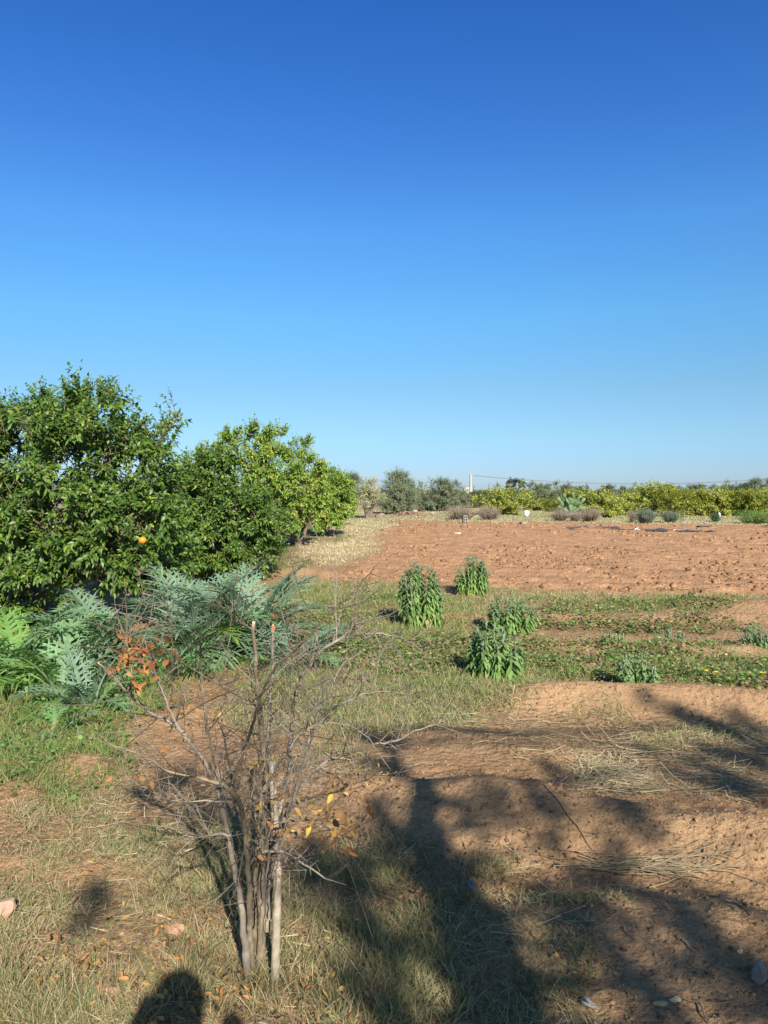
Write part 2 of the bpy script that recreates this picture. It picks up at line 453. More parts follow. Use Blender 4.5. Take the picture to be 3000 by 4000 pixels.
def HF(x, y):
    m = field_mask(x, y)
    n = fbm(x, y, 1.1, 91, 3, .6) * 0.05 + fbm(x, y, 6.5, 97, 4, .75) * 0.07
    cl = np.maximum(0, vnoise(x * 3.3, y * 2.4, 15) - 0.66) * 0.26 * sstep(.35, .6, vnoise(x * .35, y * .5, 19) + .1) * .45
    n = n + .022 * np.sin((y + .5 * fbm(x, y, .3, 44, 2)) * 9.0) * sstep(16, 12, y * 0 + 12)
    return H(x, y) + (0.05 + n + cl) * m - 0.03 * (1 - m) - 0.02
fy = [10.3]
while fy[-1] < 41: fy.append(fy[-1] * 1.0042)
fy = np.array(fy)
X, Y, Z, F = grid(fy, 720, lambda y: 0.66 * y + 1.2, HF, 2)
keep = (field_mask(X, Y) > 0.02)
kf = keep.ravel()[F].any(1)
used = np.unique(F[kf]); rem = np.full(X.size, -1); rem[used] = np.arange(len(used))
fc = ground_colour(X, Y).reshape(-1, 3)
fmB = MB().add(np.stack([X, Y, Z], -1).reshape(-1, 3)[used], rem[F[kf]], fc[used])
tag(fmB.build('ploughed_field', M_SOIL), 'bare reddish ploughed field of rough clods beyond the weedy plot', 'field', kind='structure')

# ------------------------------------------------------------------ grass, ground cover, litter (uncountable)
def scatter(n, y0, y1, seed, key, power=1.0, pc=(.55, 1.5), wide=0.62):
    r = R(seed)
    y = np.exp(r.uniform(math.log(y0), math.log(y1), n)); x = r.uniform(-1, 1, n) * (wide * y + 0.35)
    m = masks(x, y)[key] if isinstance(key, str) else key(x, y)
    patch = pc[0] + pc[1] * fbm(x, y, 2.6, 14, 4, .6)
    ok = r.rand(n) < np.clip(m, 0, 1) ** power * np.clip(patch, 0.04, 1)
    return x[ok], y[ok], r

def tufts(mb, x, y, r, per, h, w, cols, tilt=(8, 60), spread=0.03, droop=0.3, K=3, wgrow=0.16):
    n = len(x)
    if n == 0: return
    cols = np.asarray(cols)
    tc = cols[r.randint(0, len(cols), n)]
    b = per
    X = np.repeat(x, b) + r.randn(n * b) * spread; Yy = np.repeat(y, b) + r.randn(n * b) * spread
    P = np.stack([X, Yy, H(X, Yy) - 0.008], -1)
    az = r.rand(n * b) * 2 * pi; ti = np.radians(r.uniform(tilt[0], tilt[1], n * b))
    D = np.stack([np.sin(ti) * np.cos(az), np.sin(ti) * np.sin(az), np.cos(ti)], -1)
    Nn = unit(r.randn(n * b, 3) * 0.6 + np.array([0, -1, 0.4]))
    hh = np.repeat(h * (0.6 + 0.8 * r.rand(n)), b) * (0.45 + 0.75 * r.rand(n * b))
    ww = w * (0.7 + 0.6 * r.rand(n * b)) * (1 + wgrow * np.maximum(Yy - 2.5, 0))
    own = cols[r.randint(0, len(cols), n * b)]
    c = np.where((r.rand(n * b) < 0.55)[:, None], np.repeat(tc, b, 0), own) * (0.75 + 0.5 * r.rand(n * b, 1))
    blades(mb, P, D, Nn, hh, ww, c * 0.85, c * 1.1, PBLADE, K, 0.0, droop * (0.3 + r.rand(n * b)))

DRYC = [(.42, .34, .19), (.48, .39, .23), (.33, .25, .13), (.30, .26, .13), (.19, .20, .085), (.42, .32, .18), (.24, .18, .10), (.17, .18, .08), (.23, .25, .11), (.19, .22, .09), (.28, .27, .13)]
GRC = [(.10, .17, .04), (.13, .21, .05), (.16, .22, .06), (.09, .14, .04), (.22, .24, .08), (.34, .30, .14)]
mb = MB()
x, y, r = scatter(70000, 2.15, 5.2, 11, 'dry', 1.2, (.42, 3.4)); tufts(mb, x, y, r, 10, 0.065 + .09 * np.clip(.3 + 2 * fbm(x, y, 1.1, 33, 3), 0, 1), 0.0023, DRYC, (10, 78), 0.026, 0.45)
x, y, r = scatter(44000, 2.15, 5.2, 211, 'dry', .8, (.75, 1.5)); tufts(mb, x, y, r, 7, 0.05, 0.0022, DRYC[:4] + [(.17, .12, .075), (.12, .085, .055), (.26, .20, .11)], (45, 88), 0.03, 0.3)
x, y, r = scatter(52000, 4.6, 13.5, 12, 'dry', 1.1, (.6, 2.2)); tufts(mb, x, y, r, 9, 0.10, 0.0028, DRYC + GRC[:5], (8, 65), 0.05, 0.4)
r = R(212); n = 170; x, y = -.42 + r.randn(n) * .16, 2.5 + r.randn(n) * .14; tufts(mb, x, y, r, 9, 0.11, 0.0023, DRYC, (8, 60), 0.024, 0.4)
tag(mb.build('dry_grass', M_GRASS), 'half dry straw coloured grass tufts over the near ground and around the bare shrub', 'dry grass', kind='stuff')
mb = MB()
x, y, r = scatter(42000, 3.6, 13, 13, 'green', 1.0); tufts(mb, x, y, r, 10, 0.10, 0.0032, GRC, (8, 60), 0.05, 0.35)
x, y, r = scatter(6000, 12, 32, 14, 'green', 1.0); tufts(mb, x, y, r, 8, 0.10, 0.004, GRC, (8, 60), 0.08, 0.3)
x, y, r = scatter(6000, 2.15, 4.6, 15, 'dry', 2.0, (.1, 3.5)); tufts(mb, x, y, r, 7, 0.12, 0.0024, GRC, (5, 55), 0.022, 0.35)
tag(mb.build('green_grass', M_GRASS), 'green grass growing below the silvery thistle leaves and between the plots', 'grass', kind='stuff')
mb = MB()
PALE = [(.52, .44, .27), (.47, .39, .23), (.55, .46, .30), (.42, .36, .20), (.36, .34, .17)]
x, y, r = scatter(30000, 13, 40, 16, 'strip', 1.0); tufts(mb, x, y, r, 7, 0.11, 0.005, PALE + [(.40, .31, .19)], (10, 60), 0.10, 0.25, 2, 0.09)
x, y, r = scatter(22000, 34, 62, 17, lambda x, y: (1 - field_mask(x, y)) * 0.7 * (x > -3), 1.0)
tufts(mb, x, y, r, 7, 0.12, 0.012, [(.36, .33, .20), (.30, .29, .16), (.42, .37, .24), (.22, .25, .10), (.28, .28, .13)], (5, 55), 0.25, 0.25, 2, 0.05)
tag(mb.build('dry_grass', M_GRASS), 'tall pale straw grass along the edges of the ploughed field', 'dry grass', kind='stuff')

mb = MB()                                                # low broad-leaved ground cover
def cover(n, y0, y1, seed, key, size, cols, per=16):
    x, y, r = scatter(n, y0, y1, seed, key, 1.0)
    b = per; n = len(x)
    X = np.repeat(x, b) + r.randn(n * b) * 0.06; Yy = np.repeat(y, b) + r.randn(n * b) * 0.06
    hgt = np.abs(r.randn(n * b)) * 0.035 + 0.01
    P = np.stack([X, Yy, H(X, Yy) + hgt], -1)
    az = r.rand(n * b) * 2 * pi
    D = np.stack([np.cos(az), np.sin(az), r.uniform(-.2, .7, n * b)], -1)
    Nn = unit(np.stack([r.randn(n * b) * .5, r.randn(n * b) * .5 - .2, np.ones(n * b)], -1))
    cols = np.asarray(cols)
    c = cols[r.randint(0, len(cols), n * b)] * (.7 + .6 * r.rand(n * b, 1))
    s = size * (.6 + .8 * r.rand(n * b)) * (1 + 0.06 * (Yy - 5))
    blades(mb, P, D, Nn, s, s * .75, c, c, PL, 3, .2, 0, None)
cover(20000, 4.4, 13, 18, 'clover', 0.026, [(.11, .20, .05), (.14, .24, .06), (.17, .25, .06), (.09, .15, .04), (.24, .20, .08), (.21, .12, .08), (.30, .27, .12)])
cover(2200, 3.2, 6.5, 20, 'green', 0.028, [(.10, .20, .05), (.12, .22, .05)], 8)
tag(mb.build('ground_cover', M_GRASS), 'low green clover-like weeds carpeting the strips between earth banks', 'ground cover', kind='stuff')

mb = MB()                                                # loose straw on the soil
def straw(n, y0, y1, seed, key, Lr, w, cols=PALE):
    x, y, r = scatter(n, y0, y1, seed, key, 1.0); n = len(x)
    az = r.rand(n) * 2 * pi
    az = np.where(r.rand(n) < .55, r.randn(n) * .35 - .15, az)
    D = np.stack([np.cos(az), np.sin(az), r.randn(n) * .12], -1)
    P = np.stack([x, y, H(x, y) + .006 + np.abs(r.randn(n)) * .008], -1)
    cols = np.asarray(cols); c = cols[r.randint(0, len(cols), n)] * (.6 + .6 * r.rand(n, 1))
    blades(mb, P, D, unit(np.array([0, 0, 1.]) + r.randn(n, 3) * .3), r.uniform(*Lr, n), w * (.6 + .8 * r.rand(n)) * (1 + .1 * np.maximum(y - 3, 0)), c, c, lambda t: 1 + 0 * t, 2, r.randn(n) * .15)
straw(32000, 3.3, 7, 22, 'straw', (.05, .20), .003)
straw(14000, 6, 14, 23, 'straw', (.06, .2), .004)
straw(16000, 2.15, 4.6, 24, 'dry', (.03, .12), .0025)
straw(9000, 2.15, 6, 25, lambda x, y: 0.5 + 0 * x, (.02, .09), .002, [(.25, .17, .10), (.33, .25, .14), (.18, .12, .07)])
straw(42000, 3.2, 7, 225, 'straw', (.015, .07), .0028, [(.22, .16, .10), (.38, .30, .18), (.14, .10, .07), (.46, .38, .24)])
cx0, cy0 = gnd(1320, 1670); r = R(26); n = 800             # a thick mat of straw
x, y = cx0 + r.randn(n) * .13, cy0 + r.randn(n) * .15
az = r.randn(n) * .9; c = np.asarray(PALE)[r.randint(0, 5, n)] * (.75 + .5 * r.rand(n, 1))
blades(mb, np.stack([x - .05, y, H(x, y) + .004 + r.rand(n) * .03 * np.exp(-((x - cx0) / .15) ** 2)], -1), np.stack([np.cos(az), np.sin(az), r.randn(n) * .06], -1), unit(UP + r.randn(n, 3) * .15), r.uniform(.03, .11, n), .0035, c, c, lambda t: 1 + 0 * t, 3, r.randn(n) * .12)
tag(mb.build('loose_straw', M_DRY), 'loose dry straw and stalk bits scattered on the earth', 'straw', kind='stuff')

mb = MB()                                                # fallen leaves
E_LEAF = [(330, 2120, 300, 120, .9), (300, 2000, 200, 70, .5), (180, 1940, 120, 40, .2), (660, 2170, 220, 70, .8), (700, 1800, 170, 50, .6), (760, 1720, 120, 30, .5), (1000, 1950, 180, 60, .3), (1230, 2150, 130, 60, .35), (640, 2040, 180, 60, .35), (1130, 1870, 160, 30, .3), (560, 1640, 120, 40, .2)]
x, y, r = scatter(36000, 2.15, 5, 27, lambda x, y: ell(*uv_of(x, y), E_LEAF), 1.0); n = len(x)
az = r.rand(n) * 2 * pi
c = np.asarray([(.30, .14, .05), (.36, .18, .06), (.42, .24, .08), (.22, .12, .06), (.46, .30, .10), (.28, .17, .09)])[r.randint(0, 6, n)] * (.6 + .6 * r.rand(n, 1))
Ls = r.uniform(.012, .030, n)
blades(mb, np.stack([x, y, H(x, y) + .008 + np.abs(r.randn(n)) * .028], -1), np.stack([np.cos(az), np.sin(az), r.randn(n) * .35], -1), unit(UP + r.randn(n, 3) * .5), Ls, Ls * r.uniform(.35, .55, n), c, c * 1.1, PL, 4, r.uniform(-.9, 1.1, n), 0, .22)
tag(mb.build('leaf_litter', M_LITTER), 'brown and orange fallen leaves among the grass at the foot of the bare shrub', 'leaf litter', kind='stuff')

mb = MB()                                                # crumbs of earth
r = R(28); n = 26000
y = np.exp(r.uniform(math.log(2.1), math.log(11), n)); x = r.uniform(-1, 1, n) * (.6 * y + .3)
s = (.0025 + .006 * r.rand(n) ** 4) * (1 + .12 * y)
cl = np.where(r.rand(n)[:, None] < .25, np.array([.20, .14, .10]), SOIL * .95) * (.7 + .5 * r.rand(n, 1))
lumps(mb, np.stack([x, y, H(x, y) + s * .2], -1), s, cl, 29)
n = 34000
y = np.exp(r.uniform(math.log(10.5), math.log(38), n)); x = r.uniform(-.2, 1, n) * (.62 * y + .3)
big = vnoise(x * .35, y * .5, 19) + .1
ok = (field_mask(x, y) > .5) & (r.rand(n) < .12 + 1.1 * sstep(.4, .75, big) * sstep(.35, .65, vnoise(x * 1.5, y * 1.1, 23)))
x, y = x[ok], y[ok]; n = len(x)
s = (.007 + .055 * r.rand(n) ** 6) * (.6 + .03 * y)
lumps(mb, np.stack([x, y, HF(x, y) + s * .1], -1), s, FIELD * (.55 + .5 * r.rand(n, 1)), 30, rough=1.0)
tag(mb.build('earth_clods', M_SOIL), 'reddish clods and crumbs of earth strewn over the soil and ploughed field', 'clods', kind='stuff')

# ------------------------------------------------------------------ trees
def shoots(mb, P, D, L, m, leafL, leafW, cols, r, spread=60, fold=.18, K=3, droop=.2, jit=.35):
    n = len(P); D = unit(D)
    t = np.linspace(.12, 1, m)[None] * np.ones((n, 1)) + r.randn(n, m) * .03
    Q = P[:, None] + D[:, None] * (L[:, None] * t)[..., None]
    A = unit(np.cross(D, UP + .01)); B = np.cross(D, A)
    ph = (np.arange(m) * 2.4)[None] + r.rand(n, 1) * 6.28
    rad = A[:, None] * np.cos(ph)[..., None] + B[:, None] * np.sin(ph)[..., None]
    sp = np.radians(spread + r.randn(n, m) * 14) * (1.15 - .7 * np.clip(t, 0, 1))
    LD = D[:, None] * np.cos(sp)[..., None] + rad * np.sin(sp)[..., None] + r.randn(n, m, 3) * jit * .5
    N = unit(D[:, None] * .5 + UP * .55 + np.array([.1, -.3, 0]) + r.randn(n, m, 3) * .26)
    LL = leafL * (.65 + .6 * r.rand(n, m)) * (1.05 - .35 * np.clip(t, 0, 1))
    cols = np.asarray(cols)
    c = np.where((r.rand(n, m) < .6)[..., None], np.repeat(cols[r.randint(0, len(cols), n)][:, None], m, 1), cols[r.randint(0, len(cols), (n, m))]) * (.75 + .5 * r.rand(n, m, 1))
    f = lambda a: a.reshape((-1,) + a.shape[2:])
    blades(mb, f(Q), f(LD), f(N), f(LL), f(LL) * leafW * (.8 + .4 * r.rand(n * m)), f(c), f(c) * 1.05, PL, K, .15, droop, fold)

def crown(mb, blobs, centre, total, m, leafL, leafW, cols, seed, shootL=(.12, .34), up=.55, tw=None, fold_in=True, **kw):
    r = R(seed)
    B = np.asarray(blobs, float)
    w = B[:, 3] ** 2; cnt = np.maximum(3, (total / m * w / w.sum()).astype(int))
    P, D = [], []
    for (bx, by, bz, br), k in zip(B, cnt):
        kc = max(2, k // 11); d = unit(r.randn(kc, 3) + .6 * unit(np.array([bx, by, bz]) - centre) + np.array([0, -.15, .25]))
        q = np.array([bx, by, bz]) + d * (br * (.45 + .55 * r.rand(kc) ** .6))[:, None]
        ci = r.randint(0, kc, k); d = d[ci]
        P.append(q[ci] + r.randn(k, 3) * shootL[0] * .35)
        if fold_in:
            P[-1][::4] = np.array([bx, by, bz]) + (P[-1][::4] - np.array([bx, by, bz])) * .4
        D.append(unit(d + UP * up + r.randn(k, 3) * .6))
    P, D = np.vstack(P), np.vstack(D)
    L = r.uniform(*shootL, len(P))
    hi_ = (P[:, 2] > np.percentile(P[:, 2], 70)) & (r.rand(len(P)) < .06)
    L = np.where(hi_, L * 1.35, L); D = np.where(hi_[:, None], unit(D + UP * .8), D)
    shoots(mb, P, D, L, m, leafL, leafW, cols, r, **kw)
    if tw is not None:
        for i in range(0, len(P), 3):
            tube(tw, [P[i] - D[i] * L[i] * .5, P[i] + D[i] * L[i] * .9], [.006, .002], 4, (.16, .13, .08), False)

def blobs_at(L, d, depth, seed, back=True):
    r = R(seed); out = []
    us = np.array([b[0] for b in L]); mid = us.mean(); hw = us.max() - us.min() + 1e-6
    for (u, v, rr) in L:
        k = depth * sqrt(max(.05, 1 - min(1, (2 * (u - mid) / hw) ** 2)))
        for s in ((-1, .5) if back else (0,)):
            dd = d + s * k * (.5 + .5 * r.rand())
            p = at(u, v, dd)
            out.append((*(p - UP * (.17 if d < 12 else .09)), max(.08, rr * K / FPX * d - .05)))
    return np.array(out)

def limbs(mb, base, fork, targets, r0, seed, col=(.15, .12, .09), nn=8):
    r = R(seed)
    p, q = smoothline([base, (np.array(base) + fork) / 2 + r.randn(3) * .03, fork], [r0 * 1.25, r0, r0 * .9], .08)
    tube(mb, p, q, nn, col, False, rough=.15, seed=seed)
    for t in targets:
        t = np.array(t[:3]); midp = fork * .45 + t * .55 + r.randn(3) * .1 - UP * .06
        p, q = smoothline([fork - UP * .02, midp, t], [r0 * .6, r0 * .36, r0 * .12], .1)
        tube(mb, p, q, 6, col, False, rough=.15, seed=seed)

def fruit(root, p, rad, label=None):
    mb = MB(); V = ICO2 * rad * np.array([1, 1, .95]) + p
    mb.add(V, ICO2F, (.75, .25, .02))
    o = part(mb, 'orange_fruit', M_FRUIT, root)
    if label: o['label'] = label
    return o

CIT = [(.055, .115, .018), (.075, .14, .02), (.09, .165, .023), (.045, .09, .017), (.12, .19, .028), (.06, .12, .018), (.07, .135, .018), (.085, .155, .02), (.05, .10, .016), (.15, .19, .028)]
CIT2 = [(.12, .21, .026), (.15, .25, .03), (.17, .27, .04), (.13, .21, .026), (.22, .29, .045), (.15, .24, .03), (.12, .20, .025), (.28, .29, .05)]
def citrus(label, L, d, depth, trunk_uv, total, leafL, cols, seed, m=11, forks=1, r0=.08, extra=()):
    tx, ty = trunk_uv; bx, by = (tx * K - 1500) / FPX * d, d
    base = np.array([bx, by, float(H(bx, by)) - .03])
    root = thing('citrus_tree', tuple(base), label, 'citrus tree', 'row of citrus trees at the left')
    B = blobs_at(L, d, depth, seed)
    B = np.vstack([B, [list(at(u, v, d + dd)) + [rr * K / FPX * d] for (u, v, rr, dd) in extra]]) if len(extra) else B
    tw = MB(); cm = MB()
    cen = B[:, :3].mean(0)
    crown(cm, B, cen, total, m, leafL, .44, cols, seed, tw=tw, K=4)
    tm = MB(); r = R(seed)
    idx = r.choice(len(B), min(len(B), 14), False)
    for k in range(forks):
        ang = (k - (forks - 1) / 2)
        fk = base + np.array([ang * .22, r.randn() * .1, .55 + .1 * r.rand()])
        limbs(tm, base + np.array([ang * .06, 0, 0]), fk, B[idx[k::forks]], r0, seed + k)
    part(tm, 'trunk', M_BARK, root); part(tw, 'branches', M_BARK, root); part(cm, 'crown', M_CITRUS, root)
    return root

T1 = [(100, 885, 62), (205, 875, 55), (60, 872, 40), (165, 850, 38), (222, 842, 28), (85, 862, 30), (20, 940, 80), (130, 960, 95), (240, 960, 85), (305, 935, 45), (340, 905, 28), (372, 885, 22), (345, 965, 26), (60, 1060, 105),
      (190, 1080, 110), (300, 1060, 85), (345, 1040, 45), (330, 1150, 75), (220, 1165, 75), (100, 1165, 90), (20, 1190, 85), (15, 1280, 50), (370, 1130, 45), (350, 1210, 40), (290, 1215, 40), (-60, 990, 140), (-110, 1130, 140), (10, 1325, 42), (50, 1305, 34), (-30, 1300, 60), (120, 1225, 38), (150, 1260, 24)]
t1 = citrus('tall dark green citrus tree carrying one ripe orange, at the left edge', T1, 9.4, 1.25, (68, 1342), 60000, .086, CIT, 101, r0=.10)
of = at(308, 1167, 7.95); fruit(t1, of, .040, 'ripe orange hanging low on the right side')
T2 = [(420, 1035, 48), (475, 1035, 52), (440, 1000, 26), (400, 1110, 62), (460, 1115, 75), (530, 1115, 68), (570, 1130, 45), (430, 1190, 62), (510, 1190, 60), (555, 1180, 45), (495, 1000, 32), (590, 1120, 28), (575, 1175, 26), (400, 1050, 40), (480, 1235, 40), (400, 1240, 40)]
citrus('dense round citrus tree second in the row, behind the silvery thistle leaves', T2, 14.2, 1.5, (480, 1262), 44000, .09, CIT, 102, r0=.09)
T3 = [(450, 990, 30), (505, 960, 38), (470, 968, 22), (560, 948, 34), (598, 940, 24), (545, 935, 20), (570, 1000, 58), (640, 985, 34), (660, 962, 18), (630, 958, 14), (620, 1040, 52), (662, 1040, 40), (680, 1010, 26), (600, 1090, 50), (655, 1090, 40), (560, 1050, 50), (640, 1120, 24), (595, 1125, 26), (685, 1075, 26)]
citrus('upright yellow-green citrus tree third in the row, its forked trunk showing', T3, 22.5, 1.7, (645, 1172), 30000, .108, CIT2, 103, forks=3, r0=.07)
T4 = [(700, 1035, 24), (730, 1055, 28), (705, 1075, 36), (745, 1080, 24), (690, 1110, 26), (725, 1105, 28), (755, 1090, 14), (712, 1022, 12), (735, 1030, 12), (670, 1085, 25), (700, 1130, 18)]
citrus('small citrus tree last in the row, beside the pale grass strip', T4, 27.0, 1.1, (706, 1156), 14000, .125, CIT2, 104, forks=2, r0=.05)
xx, yy = gnd(745, 1135); sap = thing('sapling', (xx, yy, float(H(xx, yy))), 'tiny citrus sapling standing in the straw grass past the citrus row', 'sapling')
mb = MB(); tube(mb, [(xx, yy, 0), (xx + .02, yy, .35)], [.02, .01], 6, (.2, .15, .1)); part(mb, 'trunk', M_BARK, sap)
mb = MB(); crown(mb, [(xx, yy, .55, .22), (xx + .15, yy, .45, .15)], np.array([xx, yy, .4]), 350, 8, .12, .5, CIT2, 107); part(mb, 'crown', M_CITRUS, sap)

# --- orchards beyond the field: a few trees built, the rest copied with their own size and turn
def far_tree(name, label, cat, group, px, d, width, height, cols, seed, leafL, leafW, total, m, matl, clear=.3, trunks=1, tcol=(.16, .13, .10), lump=.50):
    x = (px - 1500) / FPX * d
    loc = (x, d, float(H(x, d)) - .02)
    root = thing(name, loc, label, cat, group)
    r = R(seed); B = []
    for i in range(16):
        a, q, hgt = r.rand() * 6.28, sqrt(r.rand()) * .62, r.rand()
        taper = (.55 + .45 * sin(pi * min(1, hgt * .9 + .25)))
        B.append((x + cos(a) * q * width / 2 * taper, d + sin(a) * q * width / 2 * taper, loc[2] + height * (clear + (1 - clear) * (.12 + .72 * hgt)), width * lump * (.55 + .5 * r.rand()) * (.6 if hgt > .75 else 1) * .8))
    cm = MB(); crown(cm, B, np.array([x, d, height * .5]), total, m, leafL, leafW, cols, seed, (.2, .5), .8, K=2, fold=None)
    zs_ = cm.V[-1][:, 2] - loc[2]; cm.V[-1][:, 2] = loc[2] + zs_ * height / np.percentile(zs_, 99.3)
    tm = MB()
    for k in range(trunks):
        o = np.array([(k - (trunks - 1) / 2) * .25, r.randn() * .1, 0])
        limbs(tm, np.array(loc) + o * .4, np.array(loc) + o + [0, 0, height * clear * 1.2], B[k::trunks][:5], .07 + .01 * width, seed + k, tcol, 6)
    part(tm, 'trunk', M_BARK, root); part(cm, 'crown', matl, root)
    root['w0'], root['h0'] = width, height
    return root

def again(src, px, d, width, height, rz, label, group=None):
    x = (px - 1500) / FPX * d
    s = width / src['w0']
    return copy_tree(src, (x, d, float(H(x, d)) - .02), (s, s, height / src['h0']), rz, label, group)

LEM = [(.26, .30, .045), (.33, .35, .06), (.19, .27, .04), (.42, .40, .07), (.14, .20, .035), (.33, .30, .08), (.13, .18, .03)]
OLV = [(.145, .175, .095), (.18, .21, .12), (.12, .15, .08), (.24, .26, .155), (.095, .12, .065)]
gl, go = 'yellowing lemon trees beyond the field', 'olive trees behind the field'
def topz(py, d): return EYE + (HOR - py) / FPX * d
lem = [far_tree('lemon_tree', 'broad yellow-green lemon tree leftmost in its row, right of the dry bushes', 'lemon tree', gl, 1973, 49, 3.2, topz(1893, 49), LEM, 201, .17, .5, 9000, 9, M_CITRUS, .25, 2),
       far_tree('lemon_tree', 'yellow lemon tree right of the cactus, low crown over the pale grass', 'lemon tree', gl, 2348, 44.5, 2.1, topz(1912, 44.5), LEM, 202, .16, .5, 8000, 9, M_CITRUS, .16, 2),
       far_tree('lemon_tree', 'tallest yellow lemon tree behind the grey-green bushes', 'lemon tree', gl, 2540, 47.5, 2.9, topz(1884, 47.5), LEM, 203, .17, .5, 9000, 9, M_CITRUS, .30, 2)]
for i, (s, px, d, w, tp, lab) in enumerate([
        (1, 2105, 60, 2.0, 1942, 'low lemon tree between the broad lemon tree and the cactus'), (0, 2168, 57, 2.0, 1940, 'low lemon tree just left of and behind the cactus'),
        (2, 2258, 53, 2.5, 1908, 'lemon tree rising directly behind the cactus'), (1, 2437, 53, 1.9, 1921, 'sparse lemon tree in the gap left of the grey-green bushes'),
        (0, 2635, 45, 2.5, 1897, 'lemon tree above the smaller grey-green bush'), (2, 2725, 48, 2.2, 1906, 'lemon tree with dark trunk right of the smaller grey-green bush'),
        (1, 2795, 47, 2.1, 1910, 'lemon tree just left of the small white sack'), (0, 2870, 47, 2.3, 1902, 'lemon tree just right of the small white sack'),
        (2, 2955, 46, 2.2, 1906, 'lemon tree over the bright green weeds at the right edge'), (1, 3040, 47, 2.4, 1902, 'lemon tree cut off by the right edge'),
        (0, 2480, 60, 2.6, 1915, 'lemon tree of the second rank seen between two front lemon trees'), (2, 2680, 62, 2.8, 1912, 'lemon tree of the second rank under the sagging wire'),
        (1, 2830, 62, 2.8, 1912, 'lemon tree of the second rank behind the white sack'), (0, 2950, 62, 2.8, 1910, 'lemon tree of the second rank at far right')]):
    again(lem[s], px, d, w, topz(tp, d), 1.1 + i * 1.9, lab, gl)
ol = [far_tree('olive_tree', 'large dark grey-green olive tree left of centre, bushy to the ground', 'olive tree', go, 1545, 50, 2.5, topz(1838, 50), OLV, 211, .17, .22, 20000, 12, M_OLIVE, .12, 2),
      far_tree('olive_tree', 'rounded olive tree standing alone between the big olive and the concrete pole', 'olive tree', go, 1728, 57, 2.5, topz(1868, 57), OLV, 212, .18, .22, 18000, 12, M_OLIVE, .12, 2),
      far_tree('olive_tree', 'round olive tree showing above the lemon trees beside the dark tree', 'olive tree', go, 2113, 76, 3.0, topz(1884, 76), OLV, 213, .22, .22, 15000, 12, M_OLIVE, .15, 1)]
pale = [(.30, .29, .16), (.36, .34, .20), (.26, .27, .14), (.22, .24, .12), (.40, .36, .22)]
far_tree('olive_tree', 'small pale yellowish olive tree on thin bare stems before the large olive', 'olive tree', go, 1441, 43, 1.45, topz(1862, 43), pale, 214, .13, .3, 6000, 10, M_OLIVE, .28, 3, lump=.46)
for i, (s, px, d, w, tp, lab) in enumerate([
        (1, 1365, 62, 2.4, 1846, 'olive tree behind the pale small olive, just right of the citrus row'), (0, 1300, 66, 2.8, 1858, 'olive tree half hidden by the end of the citrus row'),
        (0, 1590, 58, 1.9, 1866, 'dark olive tree pressed against the right flank of the large olive'), (2, 1640, 66, 1.9, 1924, 'low grey olive bush in the dip between the two larger olives'), (1, 1668, 60, 1.6, 1935, 'low scrubby olive left of the rounded olive tree'),
        (2, 1790, 63, 1.9, 1915, 'low olive bush at the foot of the concrete pole'), (0, 1850, 68, 2.2, 1920, 'olive bush just right of the concrete pole'), (1, 1895, 80, 2.6, 1915, 'olive bush under the two cypresses'),
        (1, 2205, 78, 2.0, 1892, 'olive tree with pointed top behind the cactus'), (2, 2262, 80, 2.2, 1896, 'olive tree with twin tops right of the pointed olive'), (0, 2160, 85, 2.6, 1915, 'low olive in the gap behind the low lemons'), (1, 2330, 90, 2.6, 1914, 'low olive in the gap right of the twin topped olive'),
        (0, 2382, 80, 2.4, 1893, 'olive tree right of the sky gap behind the lemon row'), (1, 2440, 82, 1.8, 1899, 'olive tree with thin top next to the tall lemon tree'), (2, 2525, 84, 2.2, 1903, 'olive tree mostly hidden by the tallest lemon tree'),
        (0, 2735, 86, 3.4, 1892, 'olive tree behind the lemon row under the middle of the wire'), (2, 2820, 88, 3.0, 1895, 'olive tree behind the lemon row, above the white sack'), (1, 2895, 84, 3.0, 1888, 'olive tree second from the right edge on the skyline'),
        (0, 2960, 80, 2.6, 1868, 'tallest olive tree on the skyline near the right edge'), (2, 3030, 78, 2.6, 1868, 'olive tree on the skyline cut by the right edge'), (2, 2620, 90, 2.8, 1900, 'olive tree on the skyline between the tallest lemon and its neighbour'), (1, 2010, 95, 3.2, 1908, 'olive tree under the dark tree on the skyline')]):
    again(ol[s], px, d, w, topz(tp, d), .7 + i * 2.3, lab, go)
mb = MB(); r = R(220); B = []
for i in range(90):
    d = r.uniform(110, 190); B.append(((r.uniform(-.6, .62)) * d, d, r.uniform(.5, 1.2), r.uniform(1.2, 2.4)))
crown(mb, B, np.array([0, 150, -3]), 11000, 8, .5, .35, OLV, 221, (.4, .9), .7, K=2, fold=None)
tag(mb.build('distant_woods', M_OLIVE), 'low band of grey-green groves on the far horizon', 'woods', kind='stuff')
# dark tree, cypresses, palm on the skyline
d = 200; B = [(*atp(px, py, d + dd), rr * d / FPX) for (px, py, rr, dd) in [(2000, 1880, 12, 0), (2015, 1890, 17, .5), (1990, 1893, 13, -.5), (2034, 1886, 13, 0), (2045, 1893, 10, .4), (1984, 1900, 8, 0), (2010, 1901, 14, -.6), (2050, 1901, 6, 0), (2036, 1900, 10, .5)]]
xx = (2020 - 1500) / FPX * d
dt = thing('broad_tree', (xx, d, 0), 'dark blackish broad tree standing on the skyline under the wire', 'tree')
mb = MB(); crown(mb, B, np.array([xx, d, 2]), 5000, 10, .35, .4, [(.045, .05, .045), (.06, .065, .055), (.035, .04, .035)], 231, (.2, .5), .4, K=2, fold=None); part(mb, 'crown', M_OLIVE, dt)
mb = MB(); limbs(mb, np.array([xx, d, 0]), np.array([xx, d, 1.5]), B[:6], .22, 232, (.08, .07, .06)); part(mb, 'trunk', M_BARK, dt)
